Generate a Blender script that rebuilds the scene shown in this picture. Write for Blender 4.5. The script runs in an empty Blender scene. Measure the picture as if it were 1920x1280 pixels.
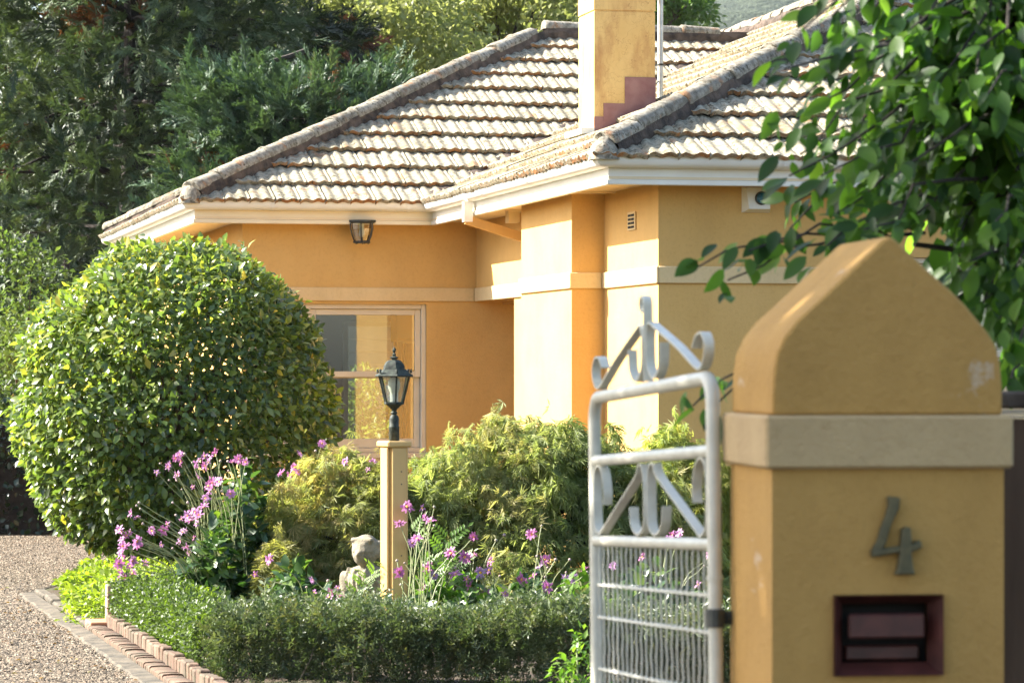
import bpy, bmesh, math, random
import numpy as np
from mathutils import Vector, Matrix

random.seed(7)
RNG = np.random.default_rng(11)
SC = bpy.context.scene
COL = SC.collection
R = math.radians

# ------------------------------------------------------------------ camera
ZC = 1.6            # eye height
FPX = 6000.0        # focal length in pixels of the 1920 px wide picture
cam_d = bpy.data.cameras.new('camera')
cam_d.sensor_width = 36.0
cam_d.lens = FPX / 1920.0 * 36.0
cam_d.shift_y = 50.0 / 1920.0
cam_d.clip_start = 0.1
cam_d.clip_end = 5000.0
cam_d.dof.use_dof = True
cam_d.dof.focus_distance = 24.0
cam_d.dof.aperture_fstop = 10.0
cam = bpy.data.objects.new('camera', cam_d)
cam.location = (0, 0, ZC)
cam.rotation_euler = (R(90), 0, 0)
COL.objects.link(cam)
SC.camera = cam

# ------------------------------------------------------------------ world and sun
SUN = Vector((-0.790, 0.150, 0.595)).normalized()      # towards the sun
world = bpy.data.worlds.new('World')
SC.world = world
world.use_nodes = True
wn = world.node_tree
bg = wn.nodes['Background']
sky = wn.nodes.new('ShaderNodeTexSky')
sky.sky_type = 'NISHITA'
sky.sun_disc = False
sky.sun_elevation = math.asin(SUN.z)
sky.sun_rotation = math.atan2(SUN.x, SUN.y)
sky.air_density = 1.0
sky.dust_density = 2.0
sky.ozone_density = 1.0
bg.inputs['Strength'].default_value = 0.10
wn.links.new(sky.outputs[0], bg.inputs[0])
sun_d = bpy.data.lights.new('sun', 'SUN')
sun_d.energy = 5.0
sun_d.angle = R(0.5)
sun_d.color = (1.0, 0.95, 0.86)
sun = bpy.data.objects.new('sun', sun_d)
sun.rotation_euler = SUN.to_track_quat('Z', 'Y').to_euler()
COL.objects.link(sun)

SC.view_settings.view_transform = 'Standard'
SC.view_settings.look = 'None'
SC.view_settings.gamma = 1.0
SC.view_settings.exposure = 2.12
SC.view_settings.use_curve_mapping = False
SC.render.engine = 'CYCLES'
SC.cycles.use_denoising = True
SC.cycles.max_bounces = 6
SC.cycles.diffuse_bounces = 4
SC.cycles.glossy_bounces = 4
SC.cycles.transmission_bounces = 6
SC.cycles.transparent_max_bounces = 12
SC.cycles.caustics_reflective = False
SC.cycles.caustics_refractive = False
SC.cycles.sample_clamp_indirect = 8.0

# ------------------------------------------------------------------ helpers
def at(px, py, Y):
    """world point that stands Y metres in front of the camera behind picture point (px, py)"""
    return Vector(((px - 960.0) / FPX * Y, Y, ZC + (690.0 - py) / FPX * Y))

def tag(o, label=None, cat=None, group=None, kind=None):
    if label: o['label'] = label
    if cat: o['category'] = cat
    if group: o['group'] = group
    if kind: o['kind'] = kind
    return o

def empty(name, loc=(0, 0, 0), rz=0.0, parent=None):
    o = bpy.data.objects.new(name, None)
    o.empty_display_size = 0.2
    COL.objects.link(o)
    o.location = loc
    o.rotation_euler = (0, 0, rz)
    o.parent = parent
    return o

def link(name, mesh, parent=None):
    o = bpy.data.objects.new(name, mesh)
    COL.objects.link(o)
    o.parent = parent
    return o

class MB:
    """collects shapes, builds one mesh object"""
    def __init__(self):
        self.v = []; self.f = []; self.m = []
    def add(self, vs, fs, mi=0):
        b = len(self.v)
        self.v.extend([tuple(p) for p in vs])
        for f in fs:
            self.f.append(tuple(i + b for i in f)); self.m.append(mi)
        return self
    def box(self, x0, x1, y0, y1, z0, z1, mi=0, M=None, bev=0.0):
        if bev > 0:
            e = bev
            vs = []
            for z, k in ((z0, e), (z0 + e, 0), (z1 - e, 0), (z1, e)):
                a0, a1, b0, b1 = x0 + k, x1 - k, y0 + k, y1 - k
                c = e if k == 0 else 0
                ring = [(a0 + c, b0), (a1 - c, b0), (a1, b0 + c), (a1, b1 - c), (a1 - c, b1), (a0 + c, b1), (a0, b1 - c), (a0, b0 + c)]
                if c == 0:
                    ring = [(a0, b0), (a1, b0), (a1, b0), (a1, b1), (a1, b1), (a0, b1), (a0, b1), (a0, b0)]
                    ring = [(a0 + .2 * e, b0), (a1 - .2 * e, b0), (a1, b0 + .2 * e), (a1, b1 - .2 * e), (a1 - .2 * e, b1), (a0 + .2 * e, b1), (a0, b1 - .2 * e), (a0, b0 + .2 * e)]
                vs += [(p[0], p[1], z) for p in ring]
            fs = []
            for k in range(3):
                for i in range(8):
                    j = (i + 1) % 8
                    fs.append((k * 8 + i, k * 8 + j, k * 8 + 8 + j, k * 8 + 8 + i))
            fs.append(tuple(range(7, -1, -1))); fs.append(tuple(range(24, 32)))
        else:
            vs = [(x0, y0, z0), (x1, y0, z0), (x1, y1, z0), (x0, y1, z0), (x0, y0, z1), (x1, y0, z1), (x1, y1, z1), (x0, y1, z1)]
            fs = [(3, 2, 1, 0), (4, 5, 6, 7), (0, 1, 5, 4), (1, 2, 6, 5), (2, 3, 7, 6), (3, 0, 4, 7)]
        if M is not None: vs = [M @ Vector(p) for p in vs]
        return self.add(vs, fs, mi)
    def tube(self, pts, rad, n=6, mi=0, cap=True):
        pts = [Vector(p) for p in pts]
        k = len(pts)
        if not hasattr(rad, '__len__'): rad = [rad] * k
        vs = []; fs = []
        up = None
        for i, p in enumerate(pts):
            t = (pts[min(i + 1, k - 1)] - pts[max(i - 1, 0)])
            t = t.normalized() if t.length > 1e-9 else Vector((0, 0, 1))
            if up is None:
                up = Vector((0, 0, 1)) if abs(t.z) < .9 else Vector((1, 0, 0))
            a = t.cross(up)
            if a.length < 1e-6: a = t.orthogonal()
            a.normalize(); b = a.cross(t).normalized(); up = b
            for j in range(n):
                th = 2 * math.pi * j / n
                vs.append(p + (a * math.cos(th) + b * math.sin(th)) * rad[i])
        for i in range(k - 1):
            for j in range(n):
                j2 = (j + 1) % n
                fs.append((i * n + j, i * n + j2, (i + 1) * n + j2, (i + 1) * n + j))
        if cap:
            fs.append(tuple(range(n))[::-1]); fs.append(tuple(range((k - 1) * n, k * n)))
        return self.add(vs, fs, mi)
    def lathe(self, prof, n=16, c=(0, 0, 0), mi=0, ph=0.0):
        vs = []; fs = []
        for r, z in prof:
            for j in range(n):
                th = ph + 2 * math.pi * j / n
                vs.append((c[0] + r * math.cos(th), c[1] + r * math.sin(th), c[2] + z))
        k = len(prof)
        for i in range(k - 1):
            for j in range(n):
                j2 = (j + 1) % n
                fs.append((i * n + j, i * n + j2, (i + 1) * n + j2, (i + 1) * n + j))
        fs.append(tuple(range(n))[::-1]); fs.append(tuple(range((k - 1) * n, k * n)))
        return self.add(vs, fs, mi)
    def prism(self, poly, y0, y1, mi=0, M=None):
        """poly: (x, z) outline, extruded along y"""
        n = len(poly)
        vs = [(x, y0, z) for x, z in poly] + [(x, y1, z) for x, z in poly]
        fs = [tuple(range(n)), tuple(range(2 * n - 1, n - 1, -1))]
        for i in range(n):
            j = (i + 1) % n
            fs.append((j, i, i + n, j + n))
        if M is not None: vs = [M @ Vector(p) for p in vs]
        return self.add(vs, fs, mi)
    def strip(self, pts, wdir, w, th, mi=0):
        """flat bar swept along pts; wdir = direction of the bar's width"""
        pts = [Vector(p) for p in pts]; wd = Vector(wdir).normalized()
        k = len(pts); vs = []; fs = []
        for i, p in enumerate(pts):
            t = (pts[min(i + 1, k - 1)] - pts[max(i - 1, 0)]).normalized()
            nn = t.cross(wd).normalized()
            for a, b in ((-1, -1), (1, -1), (1, 1), (-1, 1)):
                vs.append(p + wd * (w / 2 * a) + nn * (th / 2 * b))
        for i in range(k - 1):
            for j in range(4):
                j2 = (j + 1) % 4
                fs.append((i * 4 + j, i * 4 + j2, i * 4 + 4 + j2, i * 4 + 4 + j))
        fs.append((3, 2, 1, 0)); fs.append(tuple(range(4 * k - 4, 4 * k)))
        return self.add(vs, fs, mi)
    def mesh(self, name, mats, smooth=False):
        me = bpy.data.meshes.new(name)
        me.from_pydata(self.v, [], self.f)
        mats = mats if isinstance(mats, (list, tuple)) else [mats]
        for m in mats: me.materials.append(m)
        if len(mats) > 1: me.polygons.foreach_set('material_index', self.m)
        bm = bmesh.new(); bm.from_mesh(me)
        bmesh.ops.recalc_face_normals(bm, faces=bm.faces)
        bm.to_mesh(me); bm.free()
        if smooth: smooth_mesh(me, 40 if smooth is True else smooth)
        me.update()
        return me
    def build(self, name, mats, parent=None, smooth=False):
        return link(name, self.mesh(name, mats, smooth), parent)

def smooth_mesh(me, ang=40):
    me.polygons.foreach_set('use_smooth', [True] * len(me.polygons))
    try:
        me.set_sharp_from_angle(angle=R(ang))
    except Exception:
        pass

def copy_tree(o, parent=None):
    c = o.copy(); COL.objects.link(c); c.parent = parent
    for ch in list(o.children): copy_tree(ch, c)
    return c

# ------------------------------------------------------------------ materials
def newmat(name):
    m = bpy.data.materials.new(name); m.use_nodes = True
    nt = m.node_tree
    return m, nt, nt.nodes['Principled BSDF']

def ramp(nt, fac, stops):
    r = nt.nodes.new('ShaderNodeValToRGB')
    el = r.color_ramp.elements
    while len(el) < len(stops): el.new(0.5)
    for e, (p, c) in zip(el, stops):
        e.position = p; e.color = (c[0], c[1], c[2], 1)
    nt.links.new(fac, r.inputs[0])
    return r.outputs[0]

def noise(nt, vec, scale, detail=4, rough=.55, dist=0.0):
    n = nt.nodes.new('ShaderNodeTexNoise')
    n.inputs['Scale'].default_value = scale
    n.inputs['Detail'].default_value = detail
    n.inputs['Roughness'].default_value = rough
    n.inputs['Distortion'].default_value = dist
    if vec is not None: nt.links.new(vec, n.inputs['Vector'])
    return n.outputs['Fac']

def objcoord(nt, rand=False, scale=None):
    tc = nt.nodes.new('ShaderNodeTexCoord')
    out = tc.outputs['Object']
    if rand:
        oi = nt.nodes.new('ShaderNodeObjectInfo')
        mu = nt.nodes.new('ShaderNodeMath'); mu.operation = 'MULTIPLY'; mu.inputs[1].default_value = 57.0
        nt.links.new(oi.outputs['Random'], mu.inputs[0])
        ad = nt.nodes.new('ShaderNodeVectorMath'); ad.operation = 'ADD'
        nt.links.new(out, ad.inputs[0]); nt.links.new(mu.outputs[0], ad.inputs[1])
        out = ad.outputs[0]
    if scale:
        mp = nt.nodes.new('ShaderNodeMapping'); mp.inputs['Scale'].default_value = scale
        nt.links.new(out, mp.inputs[0]); out = mp.outputs[0]
    return out

def mix(nt, fac, a, b, mode='MIX'):
    m = nt.nodes.new('ShaderNodeMix'); m.data_type = 'RGBA'; m.blend_type = mode
    for s, x in ((m.inputs[0], fac), (m.inputs[6], a), (m.inputs[7], b)):
        if hasattr(x, 'is_output'): nt.links.new(x, s)
        elif isinstance(x, (int, float)): s.default_value = x
        else: s.default_value = (x[0], x[1], x[2], 1)
    return m.outputs[2]

def bump(nt, bsdf, h, strength=.3, dist=.01):
    b = nt.nodes.new('ShaderNodeBump')
    b.inputs['Strength'].default_value = strength; b.inputs['Distance'].default_value = dist
    nt.links.new(h, b.inputs['Height']); nt.links.new(b.outputs[0], bsdf.inputs['Normal'])

def surf(name, c0, c1, scale=3.0, rough=.7, bs=None, bstr=.25, bdist=.01, metal=0.0, spec=.5, rand=False, sc3=None, detail=5, lo=.35, hi=.65):
    m, nt, p = newmat(name)
    v = objcoord(nt, rand, sc3)
    n = noise(nt, v, scale, detail)
    nt.links.new(ramp(nt, n, [(lo, c0), (hi, c1)]), p.inputs['Base Color'])
    p.inputs['Roughness'].default_value = rough
    p.inputs['Metallic'].default_value = metal
    p.inputs['Specular IOR Level'].default_value = spec
    if bs: bump(nt, p, noise(nt, v, bs, 5, .6), bstr, bdist)
    return m

def leafmat(name, cols, rough=.42, trans=.35, tcol=1.6, spec=.5, ysh=(1.15, 1.25, .5)):
    """cols: colours of single leaves, picked by the leaf's own random number"""
    m, nt, p = newmat(name)
    a = nt.nodes.new('ShaderNodeAttribute'); a.attribute_name = 'rnd'
    c = ramp(nt, a.outputs['Fac'], [(i / max(1, len(cols) - 1), k) for i, k in enumerate(cols)])
    nt.links.new(c, p.inputs['Base Color'])
    p.inputs['Roughness'].default_value = rough
    p.inputs['Specular IOR Level'].default_value = spec
    t = nt.nodes.new('ShaderNodeBsdfTranslucent')
    tc = mix(nt, 1.0, c, (tcol * ysh[0], tcol * ysh[1], tcol * ysh[2]), 'MULTIPLY')
    nt.links.new(tc, t.inputs[0])
    ms = nt.nodes.new('ShaderNodeMixShader'); ms.inputs[0].default_value = trans
    nt.links.new(p.outputs[0], ms.inputs[1]); nt.links.new(t.outputs[0], ms.inputs[2])
    nt.links.new(ms.outputs[0], nt.nodes['Material Output'].inputs[0])
    return m

M = {}
def stucco(name, base, dark, stain=0.25, grit=.35, wear=0.0):
    m, nt, p = newmat(name)
    v = objcoord(nt)
    c = ramp(nt, noise(nt, v, 1.7, 5, .6), [(.28, dark), (.62, base)])
    st = ramp(nt, noise(nt, objcoord(nt, scale=(2.2, 2.2, .8)), 1.7, 6, .6), [(.46, (1, 1, 1)), (.78, (1 - stain, 1 - stain * 1.05, 1 - stain * 1.15))])
    c = mix(nt, 1.0, c, st, 'MULTIPLY')
    sp_ = ramp(nt, noise(nt, v, 38, 6, .75), [(.30, (.90, .89, .86)), (.5, (1, 1, 1)), (.72, (1.0, 1.0, .98))])
    c = mix(nt, 1.0, c, sp_, 'MULTIPLY')
    if wear:
        wr = ramp(nt, noise(nt, objcoord(nt, scale=(1, .35, 1)), 8, 5, .7), [(.64, (0, 0, 0)), (.69, (wear, wear, wear))])
        c = mix(nt, wr, c, (.60, .50, .40))
        dt = ramp(nt, noise(nt, v, 14, 6, .7), [(.64, (0, 0, 0)), (.84, (.35, .35, .35))])
        c = mix(nt, dt, c, (.14, .095, .045))
    nt.links.new(c, p.inputs['Base Color'])
    p.inputs['Roughness'].default_value = .85
    p.inputs['Specular IOR Level'].default_value = .25
    h1 = noise(nt, v, 60, 7, .7); h2 = noise(nt, v, 7, 3, .5)
    ad = nt.nodes.new('ShaderNodeMath'); ad.operation = 'ADD'
    nt.links.new(h1, ad.inputs[0]); nt.links.new(h2, ad.inputs[1])
    bump(nt, p, ad.outputs[0], grit, .010)
    return m
M['wall'] = stucco('wall_stucco', (.65, .405, .145), (.61, .37, .122), .08)
M['band'] = stucco('band_stucco', (.70, .53, .29), (.65, .48, .25), .12)
M['cream'] = surf('cream_paint', (.78, .68, .49), (.74, .63, .44), 4, .5, 60, .08, .002)
M['white'] = surf('white_paint', (.80, .78, .72), (.74, .71, .64), 3, .42, 40, .08, .003)
M['winpaint'] = surf('window_paint', (.66, .57, .43), (.60, .51, .38), 5, .5)
M['soffit'] = surf('soffit_paint', (.74, .60, .40), (.70, .56, .36), 2, .6)
M['pillar'] = stucco('pillar_stucco', (.50, .295, .09), (.44, .25, .074), .14, .7, .5)
M['pband'] = stucco('pillar_band', (.53, .385, .205), (.47, .33, .17), .14, .7, .3)
M['gate'] = surf('gate_paint', (.62, .60, .50), (.52, .50, .41), 25, .38, 90, .12, .002)
M['black'] = surf('black_iron', (.018, .02, .018), (.045, .05, .04), 40, .5, 60, .3, .003)
M['lampiron'] = surf('lamp_iron', (.010, .013, .010), (.045, .055, .04), 45, .6, 60, .3, .003, spec=.25)
M['postwood'] = surf('post_paint', (.62, .39, .14), (.54, .33, .11), 9, .55, 70, .15, .003, sc3=(1, 1, .15))
M['bronze'] = surf('number_bronze', (.07, .065, .035), (.12, .10, .05), 40, .45, metal=.4)
M['maroon'] = surf('maroon_paint', (.045, .011, .008), (.085, .022, .016), 20, .45, 40, .2, .003)
M['dark'] = surf('dark_gap', (.012, .01, .009), (.02, .017, .014), 8, .9)
M['underlay'] = surf('roof_underlay', (.05, .03, .02), (.09, .05, .035), 6, .9)
M['mortar'] = surf('roof_mortar', (.034, .025, .019), (.12, .085, .062), 9, .95, 30, .8, .02)
M['flash'] = surf('maroon_flashing', (.22, .09, .08), (.30, .15, .13), 7, .7, 25, .3, .01)
M['zinc'] = surf('galvanised_steel', (.42, .45, .46), (.55, .57, .57), 20, .45, metal=.6)
M['bark'] = surf('bark', (.045, .032, .024), (.10, .075, .055), 12, .9, 25, .9, .03, sc3=(1, 1, .25))
M['darkbark'] = surf('dark_bark', (.018, .013, .01), (.04, .03, .022), 14, .9, 25, .8, .02)
M['palebark'] = surf('pale_bark', (.45, .41, .35), (.60, .56, .50), 4, .8, sc3=(1, 1, .2))
M['stem'] = surf('green_stem', (.16, .20, .07), (.24, .25, .11), 8, .6)
M['twig'] = surf('dry_twig', (.20, .15, .10), (.33, .26, .18), 8, .8)
M['stone'] = surf('statue_stone', (.30, .26, .185), (.15, .13, .085), 16, .9, 34, .9, .012)
M['fence'] = surf('fence_timber', (.06, .034, .02), (.11, .066, .04), 9, .85, 40, .4, .006, sc3=(1, 1, .15))
M['concrete'] = surf('old_concrete', (.05, .042, .028), (.13, .105, .072), 9, .9, 35, .5, .01)
M['stub'] = surf('stub_render', (.26, .19, .13), (.40, .31, .22), 10, .9, 40, .5, .008)

def brickmat():
    m, nt, p = newmat('edging_brick')
    v = objcoord(nt, True)
    oi = nt.nodes.new('ShaderNodeObjectInfo')
    c = ramp(nt, oi.outputs['Random'], [(0, (.11, .062, .040)), (.35, (.16, .095, .06)), (.7, (.09, .06, .04)), (1, (.19, .12, .08))])
    n = noise(nt, v, 22, 5)
    c = mix(nt, ramp(nt, n, [(.45, (0, 0, 0)), (.7, (1, 1, 1))]), c, (.075, .07, .04))
    nt.links.new(c, p.inputs['Base Color']); p.inputs['Roughness'].default_value = .92
    bump(nt, p, noise(nt, v, 60, 5), .5, .006)
    return m
M['brick'] = brickmat()
M['terracotta'] = surf('terracotta_tile', (.42, .17, .08), (.48, .24, .14), 8, .75, 40, .2, .003, rand=True)

def tilemat(name, lip=False, rand=True, hip=False, pale=False):
    m, nt, p = newmat(name)
    v = objcoord(nt, rand)
    oi = nt.nodes.new('ShaderNodeObjectInfo')
    clay = ramp(nt, noise(nt, v, 6, 3), [(.3, (.28, .125, .055)), (.5, (.44, .205, .08)), (.75, (.27, .13, .07))])
    lich = ramp(nt, noise(nt, v, 16, 5, .65), [(.26, (.14, .12, .08)), (.40, (.29, .255, .175)), (.54, (.38, .34, .25)), (.68, (.48, .445, .34))])
    if hip:
        lich = ramp(nt, noise(nt, v, 16, 5, .65), [(.28, (.13, .115, .09)), (.46, (.26, .23, .18)), (.66, (.40, .37, .30))])
    mask = ramp(nt, noise(nt, v, 5.0, 4, .6), [(.58, (1, 1, 1)), (.68, (.3, .3, .3))] if not lip else ([(.42, (0, 0, 0)), (.56, (.9, .9, .9))] if not pale else [(.25, (.45, .45, .45)), (.5, (.95, .95, .95))]))
    c = mix(nt, mask, clay, lich)
    moss = ramp(nt, noise(nt, v, 30 if not hip else 26, 6, .8), [(.51, (0, 0, 0)), (.58, (1, 1, 1))])
    area = ramp(nt, noise(nt, v, 3.2, 3), [(.36, (.25, .25, .25)), (.56, (1, 1, 1))])
    tone = ramp(nt, oi.outputs['Random'], [(0, (.70, .69, .66)), (.5, (1, 1, 1)), (1, (.88, .88, .84))])
    c = mix(nt, 1.0, c, tone, 'MULTIPLY')
    mm = mix(nt, 1.0, moss, area, 'MULTIPLY')
    c = mix(nt, mm, c, (.075, .065, .04))
    nt.links.new(c, p.inputs['Base Color'])
    p.inputs['Roughness'].default_value = .93
    p.inputs['Specular IOR Level'].default_value = .2
    bump(nt, p, noise(nt, v, 60, 6, .7), .55, .008)
    return m
M['tile'] = tilemat('lichened_clay_tile')
M['lip'] = tilemat('clay_tile_lip', lip=True)
M['lip2'] = tilemat('pale_tile_lip', lip=True, pale=True)
M['hip'] = tilemat('hip_cap_tile', hip=True)

def chimneymat():
    m, nt, p = newmat('chimney_stucco')
    v = objcoord(nt)
    base = ramp(nt, noise(nt, v, 2.2, 4), [(.3, (.62, .37, .12)), (.6, (.70, .46, .17))])
    st = ramp(nt, noise(nt, objcoord(nt, scale=(2.6, 2.6, .9)), 2.4, 7, .68), [(.46, (0, 0, 0)), (.72, (.8, .8, .8))])
    c = mix(nt, st, base, (.40, .18, .06))
    vo = nt.nodes.new('ShaderNodeTexVoronoi'); vo.feature = 'DISTANCE_TO_EDGE'; vo.inputs['Scale'].default_value = 4.2
    ds = nt.nodes.new('ShaderNodeVectorMath'); ds.operation = 'ADD'
    nn = nt.nodes.new('ShaderNodeTexNoise'); nn.inputs['Scale'].default_value = 6
    nt.links.new(v, nn.inputs['Vector']); nt.links.new(v, ds.inputs[0]); nt.links.new(nn.outputs['Color'], ds.inputs[1])
    nt.links.new(ds.outputs[0], vo.inputs['Vector'])
    cr = ramp(nt, vo.outputs['Distance'], [(0, (.8, .8, .8)), (.012, (0, 0, 0))])
    c = mix(nt, cr, c, (.36, .17, .06))
    nt.links.new(c, p.inputs['Base Color']); p.inputs['Roughness'].default_value = .85
    bump(nt, p, noise(nt, v, 28, 6, .7), .6, .012)
    return m
M['chimney'] = chimneymat()

def glassmat(name, tint=(.9, .95, .92), refl=.12, rough=.02):
    m, nt, p = newmat(name)
    nt.nodes.remove(p)
    t = nt.nodes.new('ShaderNodeBsdfTransparent'); t.inputs[0].default_value = (*tint, 1)
    g = nt.nodes.new('ShaderNodeBsdfGlossy'); g.inputs['Roughness'].default_value = rough
    lw = nt.nodes.new('ShaderNodeLayerWeight'); lw.inputs[0].default_value = .25
    mr = nt.nodes.new('ShaderNodeMapRange'); mr.inputs['To Min'].default_value = refl; mr.inputs['To Max'].default_value = .9
    nt.links.new(lw.outputs['Fresnel'], mr.inputs[0])
    ms = nt.nodes.new('ShaderNodeMixShader')
    nt.links.new(mr.outputs[0], ms.inputs[0]); nt.links.new(t.outputs[0], ms.inputs[1]); nt.links.new(g.outputs[0], ms.inputs[2])
    nt.links.new(ms.outputs[0], nt.nodes['Material Output'].inputs[0])
    return m
M['glass'] = glassmat('window_glass', (.86, .88, .84), .10)
M['lampglass'] = glassmat('lantern_glass', (.88, .92, .86), .22, .12)
M['bluedome'] = surf('blue_lens', (.01, .09, .16), (.02, .16, .25), 5, .12)

# ------------------------------------------------------------------ foliage tools
def unit(a):
    return a / np.maximum(np.linalg.norm(a, axis=-1, keepdims=True), 1e-9)

def frames(d, n):
    """rotation matrices whose columns are side, leaf axis d and leaf normal (near n)"""
    d = unit(d); x = unit(np.cross(d, n)); z = np.cross(x, d)
    return np.stack([x, d, z], axis=-1)

def scatter_mesh(name, tv, tf, pos, rot, scale, rnd, mats, tmi=None, smooth=False):
    """many copies of one small shape joined in one mesh"""
    tv = np.asarray(tv, float); N = len(pos); nv = len(tv)
    scale = np.broadcast_to(np.asarray(scale, float), (N,)) if np.ndim(scale) < 2 else scale
    sv = tv[None] * (scale[:, None, None] if np.ndim(scale) == 1 else scale[:, None, :])
    V = np.einsum('nij,nkj->nki', rot, sv) + np.asarray(pos)[:, None, :]
    loops = np.concatenate([np.array(f) for f in tf]); sizes = np.array([len(f) for f in tf])
    L = (loops[None] + (np.arange(N) * nv)[:, None]).ravel()
    S = np.tile(sizes, N); st = np.concatenate([[0], np.cumsum(S)[:-1]])
    me = bpy.data.meshes.new(name)
    me.vertices.add(N * nv); me.vertices.foreach_set('co', V.astype(np.float32).ravel())
    me.loops.add(len(L)); me.loops.foreach_set('vertex_index', L.astype(np.int32))
    me.polygons.add(len(S)); me.polygons.foreach_set('loop_start', st.astype(np.int32))
    try: me.polygons.foreach_set('loop_total', S.astype(np.int32))
    except Exception: pass
    for m in (mats if isinstance(mats, (list, tuple)) else [mats]): me.materials.append(m)
    if tmi is not None: me.polygons.foreach_set('material_index', np.tile(np.array(tmi), N).astype(np.int32))
    if smooth: me.polygons.foreach_set('use_smooth', np.ones(len(S), bool))
    me.update(calc_edges=True)
    a = me.attributes.new('rnd', 'FLOAT', 'POINT')
    a.data.foreach_set('value', np.repeat(np.asarray(rnd, np.float32), nv))
    return me

def leaf_t(w=.5, fold=.10, droop=.12):
    """broad leaf, length 1 along y"""
    h = w / 2
    v = [(0, 0, 0), (0, .33, .04), (0, .68, .02 - droop * .4), (0, 1, -droop),
         (-h * .85, .25, fold), (-h, .52, fold * .8), (-h * .62, .8, fold * .3 - droop * .5),
         (h * .85, .25, fold), (h, .52, fold * .8), (h * .62, .8, fold * .3 - droop * .5)]
    f = [(0, 1, 4), (1, 5, 4), (1, 2, 5), (2, 6, 5), (2, 3, 6), (0, 7, 1), (1, 7, 8), (1, 8, 2), (2, 8, 9), (2, 9, 3)]
    return v, f

def midleaf_t(w=.5, fold=.10, droop=.12):
    h = w / 2
    v = [(0, 0, 0), (0, .5, .02), (0, 1, -droop), (-h, .45, fold), (h, .45, fold), (-h * .6, .78, fold * .4 - droop * .4), (h * .6, .78, fold * .4 - droop * .4)]
    return v, [(0, 1, 3), (1, 5, 3), (1, 2, 5), (0, 4, 1), (1, 4, 6), (1, 6, 2)]

def smallleaf_t(w=.5, fold=.08):
    h = w / 2
    v = [(0, 0, 0), (-h, .5, fold), (0, 1, -.05), (h, .5, fold)]
    return v, [(0, 2, 1), (0, 3, 2)]

def merge_t(parts):
    V = []; F = []
    for v, f in parts:
        b = len(V); V += [tuple(p) for p in v]; F += [tuple(i + b for i in q) for q in f]
    return V, F

def blade(p, d, n, L, w, bend=0.0):
    """narrow pointed blade: 2 quads/tris"""
    p = Vector(p); d = Vector(d).normalized(); s = d.cross(Vector(n)).normalized(); nn = s.cross(d)
    m = p + d * (L * .55) - nn * (bend * .3 * L); t = p + d * L - nn * (bend * L)
    v = [p - s * (w * .3), p + s * (w * .3), m + s * (w * .5), m - s * (w * .5), t]
    return [tuple(q) for q in v], [(0, 1, 2, 3), (3, 2, 4)]

def kite(p, d, n, L, w, bend=0.0):
    """narrow pointed blade of two triangles"""
    p = Vector(p); d = Vector(d).normalized(); s = d.cross(Vector(n)).normalized(); nn = s.cross(d)
    m = p + d * (L * .5) - nn * (bend * .2 * L); t = p + d * L - nn * (bend * L)
    return [tuple(p), tuple(m + s * (w * .5)), tuple(t), tuple(m - s * (w * .5))], [(0, 1, 2), (0, 2, 3)]

def maple_t(seed=0):
    r = random.Random(seed); parts = []
    for k, a in enumerate((-80, -50, -25, 0, 25, 50, 80)):
        L = (.55, .78, .95, 1.0, .95, .78, .55)[k] * r.uniform(.88, 1.12)
        d = Vector((math.sin(R(a)), math.cos(R(a)), r.uniform(-.15, .15)))
        parts.append(kite((0, 0, 0), d, (0, 0, 1), L, .085, r.uniform(.15, .45)))
        for sgn in (-1, 1):
            q = d * (L * r.uniform(.35, .6)); d2 = Vector((math.sin(R(a + sgn * 30)), math.cos(R(a + sgn * 30)), -.2)); t = q + d2 * (L * .32)
            s = d2.cross(Vector((0, 0, 1))).normalized() * .017
            parts.append(([tuple(q - s), tuple(q + s), tuple(t)], [(0, 1, 2)]))
    return merge_t(parts)

def spray_t(seed=0, nb=17):
    """conifer spray along +y with cord-like branchlets"""
    r = random.Random(seed); parts = [kite((0, 0, 0), (0, 1, 0), (0, 0, 1), 1.0, .05, .1)]
    def cord(p, d, L, w):
        p = Vector(p); d = Vector(d).normalized(); s = d.cross(Vector((r.uniform(-.5, .5), r.uniform(-.5, .5), 1))).normalized() * (w * .5)
        parts.append(([tuple(p - s), tuple(p + s), tuple(p + d * L)], [(0, 1, 2)]))
    for k in range(nb):
        y = .06 + .9 * k / nb
        a = r.choice((-1, 1)) * r.uniform(18, 46)
        L = (1 - y * .6) * r.uniform(.34, .55)
        d = Vector((math.sin(R(a)), math.cos(R(a)), r.uniform(-.35, .5)))
        p = Vector((0, y, -.1 * y * y))
        cord(p, d, L, .062)
        for _ in range(2):
            q = p + d * (L * r.uniform(.2, .6)); a2 = a + r.choice((-1, 1)) * r.uniform(18, 40)
            cord(q, (math.sin(R(a2)), math.cos(R(a2)), r.uniform(-.3, .4)), L * r.uniform(.4, .6), .050)
    return merge_t(parts)

def pinnate_t(n=5):
    parts = [blade((0, 0, 0), (0, 1, 0), (0, 0, 1), 1.0, .02, .1)]
    lv, lf = smallleaf_t(.42, .06)
    for k in range(n):
        y = .2 + .7 * k / n
        for s in (-1, 1):
            a = R(62) * s; Lf = .34 - .02 * k
            c, q = math.cos(a), math.sin(a)
            parts.append(([(Lf * (x * c + yy * q), y + Lf * (-x * q + yy * c), Lf * z) for x, yy, z in lv], lf))
    parts.append(([(x * .3, .93 + yy * .3, z * .3) for x, yy, z in lv], lf))
    return merge_t(parts)

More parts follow.
